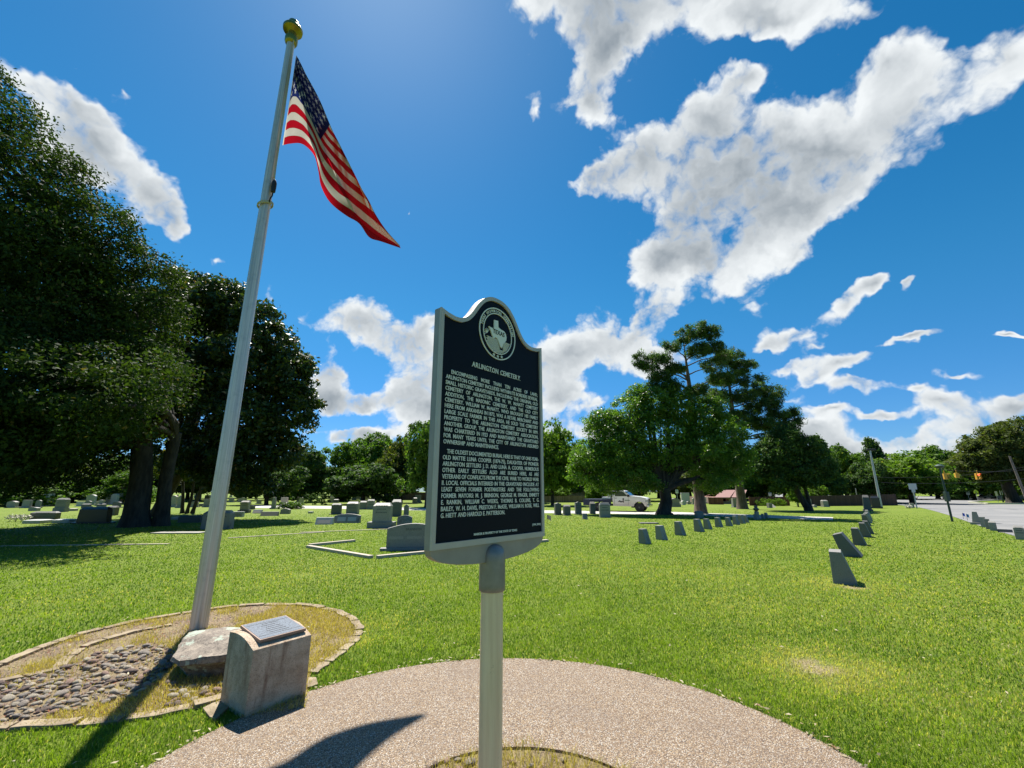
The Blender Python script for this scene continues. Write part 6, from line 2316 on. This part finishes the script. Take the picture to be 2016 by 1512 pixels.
def house(px, ybase, wpx, hpx, rpx, wall, roof, label):
    gx_, gy_ = G(px, ybase)
    k_ = px2m(gy_)
    r_ = empty('house', (gx_, gy_, 0), 0.1, label, 'house')
    w_, h_, q_ = wpx * k_, hpx * k_, rpx * k_
    mb = MB()
    mb.box(0, w_, 0, 7, 0, h_)
    mb.build('wall', wall, r_)
    mb = MB()
    mb.prism([(-0.5, h_), (w_ + 0.5, h_), (w_ * 0.8, h_ + q_), (w_ * 0.2, h_ + q_)], -0.5, 7.5)
    mb.build('roof', roof, r_)
    for f_ in (0.15, 0.4, 0.7):
        mb = MB()
        mb.box(w_ * f_, w_ * f_ + w_ * 0.1, -0.05, -0.003, h_ * 0.35, h_ * 0.75)
        a_ = mb.build('window', M['trim'], r_)
        mb = MB()
        mb.box(w_ * f_ + 0.08, w_ * f_ + w_ * 0.1 - 0.08, -0.06, -0.052, h_ * 0.38, h_ * 0.72)
        mb.build('pane', M['glass'], a_)


house(1999, 981, 60, 17, 9, M['siding'], M['roof'], 'pale house with a brown roof at the right edge beyond the oak')
house(1092, 986, 60, 17, 12, M['siding'], M['g_dark'], 'pale house with dark roof behind the tan board fence')

# ------------------------------------------------------------------ signs, poles, wires
def post_sign(px, yb, ptop, shape, wpx, hpx, facemat, label, name='street_sign', pole='greypole', yaw=0.0, rpole=0.03, legend=None):
    gx_, gy_ = G(px, yb)
    k_ = px2m(gy_)
    zt = AT(px, ptop, gy_).z
    r_ = empty(name, (gx_, gy_, 0), yaw, label, 'sign')
    mb = MB()
    mb.tube([(0, 0.03, 0), (0, 0.03, zt)], rpole, 8)
    mb.build('pole', M[pole], r_, smooth=True)
    a_, h_ = wpx * k_ / 2, hpx * k_
    if shape == 'oct':
        pts = [(a_ * math.cos(R(22.5 + 45 * q)) * 1.08, zt - h_ / 2 + h_ / 2 * math.sin(R(22.5 + 45 * q)) * 1.08) for q in range(8)]
    elif shape == 'school':
        pts = [(-a_, zt - h_ * 0.66), (-a_ * 0.45, zt - h_ * 0.66 - 0.001), (-a_ * 0.45, zt - h_), (a_ * 0.45, zt - h_), (a_ * 0.45, zt - h_ * 0.66), (a_, zt - h_ * 0.66), (a_, zt), (-a_, zt)]
    elif shape == 'diamond':
        pts = [(-a_, zt - h_ / 2), (0, zt - h_), (a_, zt - h_ / 2), (0, zt)]
    elif shape == 'penta':
        pts = [(-a_, zt - h_), (a_, zt - h_), (a_, zt - h_ * 0.45), (0, zt), (-a_, zt - h_ * 0.45)]
    else:
        pts = [(-a_, zt - h_), (a_, zt - h_), (a_, zt), (-a_, zt)]
    mb = MB()
    mb.prism(pts, -0.006, 0.0)
    sg = mb.build('sign_plate', facemat, r_)
    if legend:
        mb = MB()
        for (x0_, x1_, z0_, z1_) in legend:
            mb.box(a_ * x0_, a_ * x1_, -0.009, -0.0062, zt - h_ * z1_, zt - h_ * z0_)
        mb.build('legend', M['black'], sg)


post_sign(1335, 994, 964, 'rect', 5.5, 7, M['signwhite'], 'small white sign on a post behind the forked tree', legend=[(-0.6, 0.6, 0.2, 0.3), (-0.6, 0.6, 0.45, 0.55)])
post_sign(1519, 995, 970, 'rect', 6, 6, M['signwhite'], 'small white sign in front of the red brown fence by the house', legend=[(-0.6, 0.6, 0.25, 0.35)])
post_sign(1570, 996, 969, 'rect', 7.5, 10, M['signwhite'], 'white square sign on a post left of the leaning cedar', legend=[(-0.5, 0.5, 0.2, 0.3), (-0.3, 0.3, 0.5, 0.7)])
post_sign(1691, 995, 961, 'oct', 7, 14, M['signback'], 'octagonal stop sign seen from behind before the dark red fence', yaw=R(55))
post_sign(1806, 1001, 952, 'school', 16, 17, M['signback'], 'grey back of a large sign on a post at the street corner', rpole=0.05)
post_sign(1909, 985, 968, 'rect', 7, 6, M['signback'], 'small grey sign under the traffic lights across the street')
post_sign(1926, 987, 964, 'penta', 9, 7, M['lime'], 'yellow green school crossing sign across the street', legend=[(-0.3, -0.05, 0.45, 0.85), (0.1, 0.3, 0.5, 0.85)])
post_sign(1966, 989, 967, 'rect', 5, 9, M['signwhite'], 'white sign on a stout post left of the oak trunk across the street')
post_sign(1976, 989, 966, 'rect', 5, 8, M['signwhite'], 'white sign on a dark post nearest the oak trunk', pole='greenpole', rpole=0.09)

# leaning lamp post / utility pole and its wires
gx_, gy_ = G(1735, 999)
zt = AT(1716, 886, gy_).z
root = empty('street_lamp', (gx_, gy_, 0), 0, 'tall pale lamp post with a small head at the end of the wedge row', 'lamp post')
mb = MB()
mb.tube([(0, 0, 0), (0, 0, zt)], [0.13, 0.07], 10)
mb.build('pole', M['greypole'], root, smooth=True)
mb = MB()
mb.box(-0.30, 0.55, -0.12, 0.12, zt - 0.05, zt + 0.14)
mb.build('lamp_head', M['black'], root, bevel=0.04)
gxb, gyb = G(1875, 1027)
zb = AT(1852, 922, gyb).z
root = empty('signal_pole', (gxb, gyb, 0), 0, 'dark green signal post standing at the lawn edge by the street', 'pole')
mb = MB()
mb.tube([(0, 0, 0), (0, 0, zb)], [0.052, 0.042], 10)
mb.lathe([(0.03, zb - 0.02), (0.16, zb + 0.02), (0.22, zb + 0.12), (0.10, zb + 0.20), (0.03, zb + 0.22)], 12)
mb.build('pole', M['greenpole'], root, smooth=True)
mb = MB()
zc1 = AT(1862, 972, gyb).z
mb.box(-0.07, 0.10, -0.09, 0.09, zc1 - 0.40, zc1 + 0.10)
mb.build('control_box', M['greenpole'], root, bevel=0.02)
# utility pole at the right edge
gx_, gy_ = (AT(2013, 985, 52).x, 52)
mb = MB()
zt2 = AT(2006, 898, gy_).z
mb.tube([(0.6, 0, 0), (-0.1, 0, zt2)], [0.16, 0.10], 10)
o = mb.build('utility_pole', M['bark_pale'], loc=(gx_, gy_, 0))
tag(o, 'weathered grey utility pole at the right edge in front of the oak', 'pole')


def wire(p, q, sag, r=0.02):
    n_ = 14
    pts = []
    for i in range(n_ + 1):
        t_ = i / n_
        a_ = Vector(p).lerp(Vector(q), t_)
        a_.z -= sag * 4 * t_ * (1 - t_)
        pts.append(a_)
    return pts, r


Ysp = 48
span = [(AT(1700, 938, 50), AT(2040, 915, Ysp), 0.6, 'wire from the lamp post to the right edge, upper strand'), (AT(1735, 950, 46), AT(2040, 940, Ysp), 0.3, 'wire from the lamp post to the right edge, lower strand'),
        (AT(1852, 924, 40), AT(2045, 922, 40), 0.25, 'span wire carrying the traffic lights over the street')]
for p_, q_, sg_, lab in span:
    pts, r_ = wire(p_, q_, sg_)
    mb = MB()
    mb.tube(pts, 0.018, 5)
    tag(mb.build('overhead_wire', M['black']), lab, 'wire')
# traffic lights
def signal(px, py, Y, wpx, hpx, red, label, yaw=0.0):
    p = AT(px, py, Y)
    k_ = px2m(Y)
    w_, h_ = wpx * k_, hpx * k_
    r_ = empty('traffic_light', p, yaw, label, 'traffic light')
    mb = MB()
    mb.box(-w_ / 2, w_ / 2, 0, w_ * 0.7, -h_ / 2, h_ / 2)
    mb.tube([(0, w_ * 0.3, h_ / 2), (0, w_ * 0.3, h_ / 2 + 6 * k_)], 0.03, 6)
    mb.build('housing', M['yellow'], r_, bevel=0.03)
    for i in range(3):
        zz = h_ / 2 - h_ * (i + 0.5) / 3
        mb = MB()
        MV = Matrix.Translation((0, 0.0, zz)) @ Matrix.Rotation(R(90), 4, 'X')
        mb.lathe([(h_ * 0.13, 0.0), (h_ * 0.13, 0.03)], 14, MV)
        ln = mb.build('lens', M['redlamp'] if (red and i == 0) else M['black'], r_)
        mb = MB()
        for q in range(0, 181, 20):
            a0, a1 = R(q), R(q + 20 if q < 180 else 180)
            if q < 180:
                mb.add([(h_ * 0.15 * math.cos(a0), -0.25, zz + h_ * 0.15 * math.sin(a0)), (h_ * 0.15 * math.cos(a1), -0.25, zz + h_ * 0.15 * math.sin(a1)), (h_ * 0.15 * math.cos(a1), 0.0, zz + h_ * 0.15 * math.sin(a1)), (h_ * 0.15 * math.cos(a0), 0, zz + h_ * 0.15 * math.sin(a0))], [(0, 1, 2, 3)])
        mb.build('visor', M['yellow'], r_)


signal(1863, 938, 40, 7, 11, False, 'yellow traffic light seen side on beside the green pole', R(70))
signal(1883, 936, 40, 6, 9, False, 'yellow traffic light, middle one on the span wire', R(160))
signal(1927, 938, 40, 7, 12, True, 'traffic light showing red, rightmost on the span wire', R(-15))
mb = MB()
mb.box(-1.6, 1.6, 0, 1.4, 0.3, 0.75)
gx_, gy_ = G(1952, 985)


def car(px, yb, label, mat):
    gx_, gy_ = G(px, yb)
    k_ = px2m(gy_)
    s_ = 26 * k_ / 4.4
    r_ = empty('parked_car', (gx_, gy_, 0), 0.1, label, 'car')
    m_ = MB()
    m_.prism([(x * s_, z * s_) for x, z in [(-2.2, 0.35), (-2.2, 0.85), (-1.5, 0.95), (-0.9, 1.42), (0.7, 1.45), (1.3, 1.0), (2.1, 0.85), (2.2, 0.4), (1.8, 0.3), (-1.9, 0.3)]], 0, 1.7 * s_)
    m_.build('body', mat, r_, bevel=0.05)
    for x in (-1.4, 1.4):
        m_ = MB()
        m_.lathe([(0.30 * s_, -0.02), (0.30 * s_, 0.18)], 16, Matrix.Translation((x * s_, 0, 0.31 * s_)) @ Matrix.Rotation(R(-90), 4, 'X'))
        m_.build('wheel', M['black'], r_)


car(1948, 982, 'dark car parked in the shade beyond the street signs', M['g_black'])
car(1313, 996, 'white car half hidden behind the forked trunk', M['truck'])
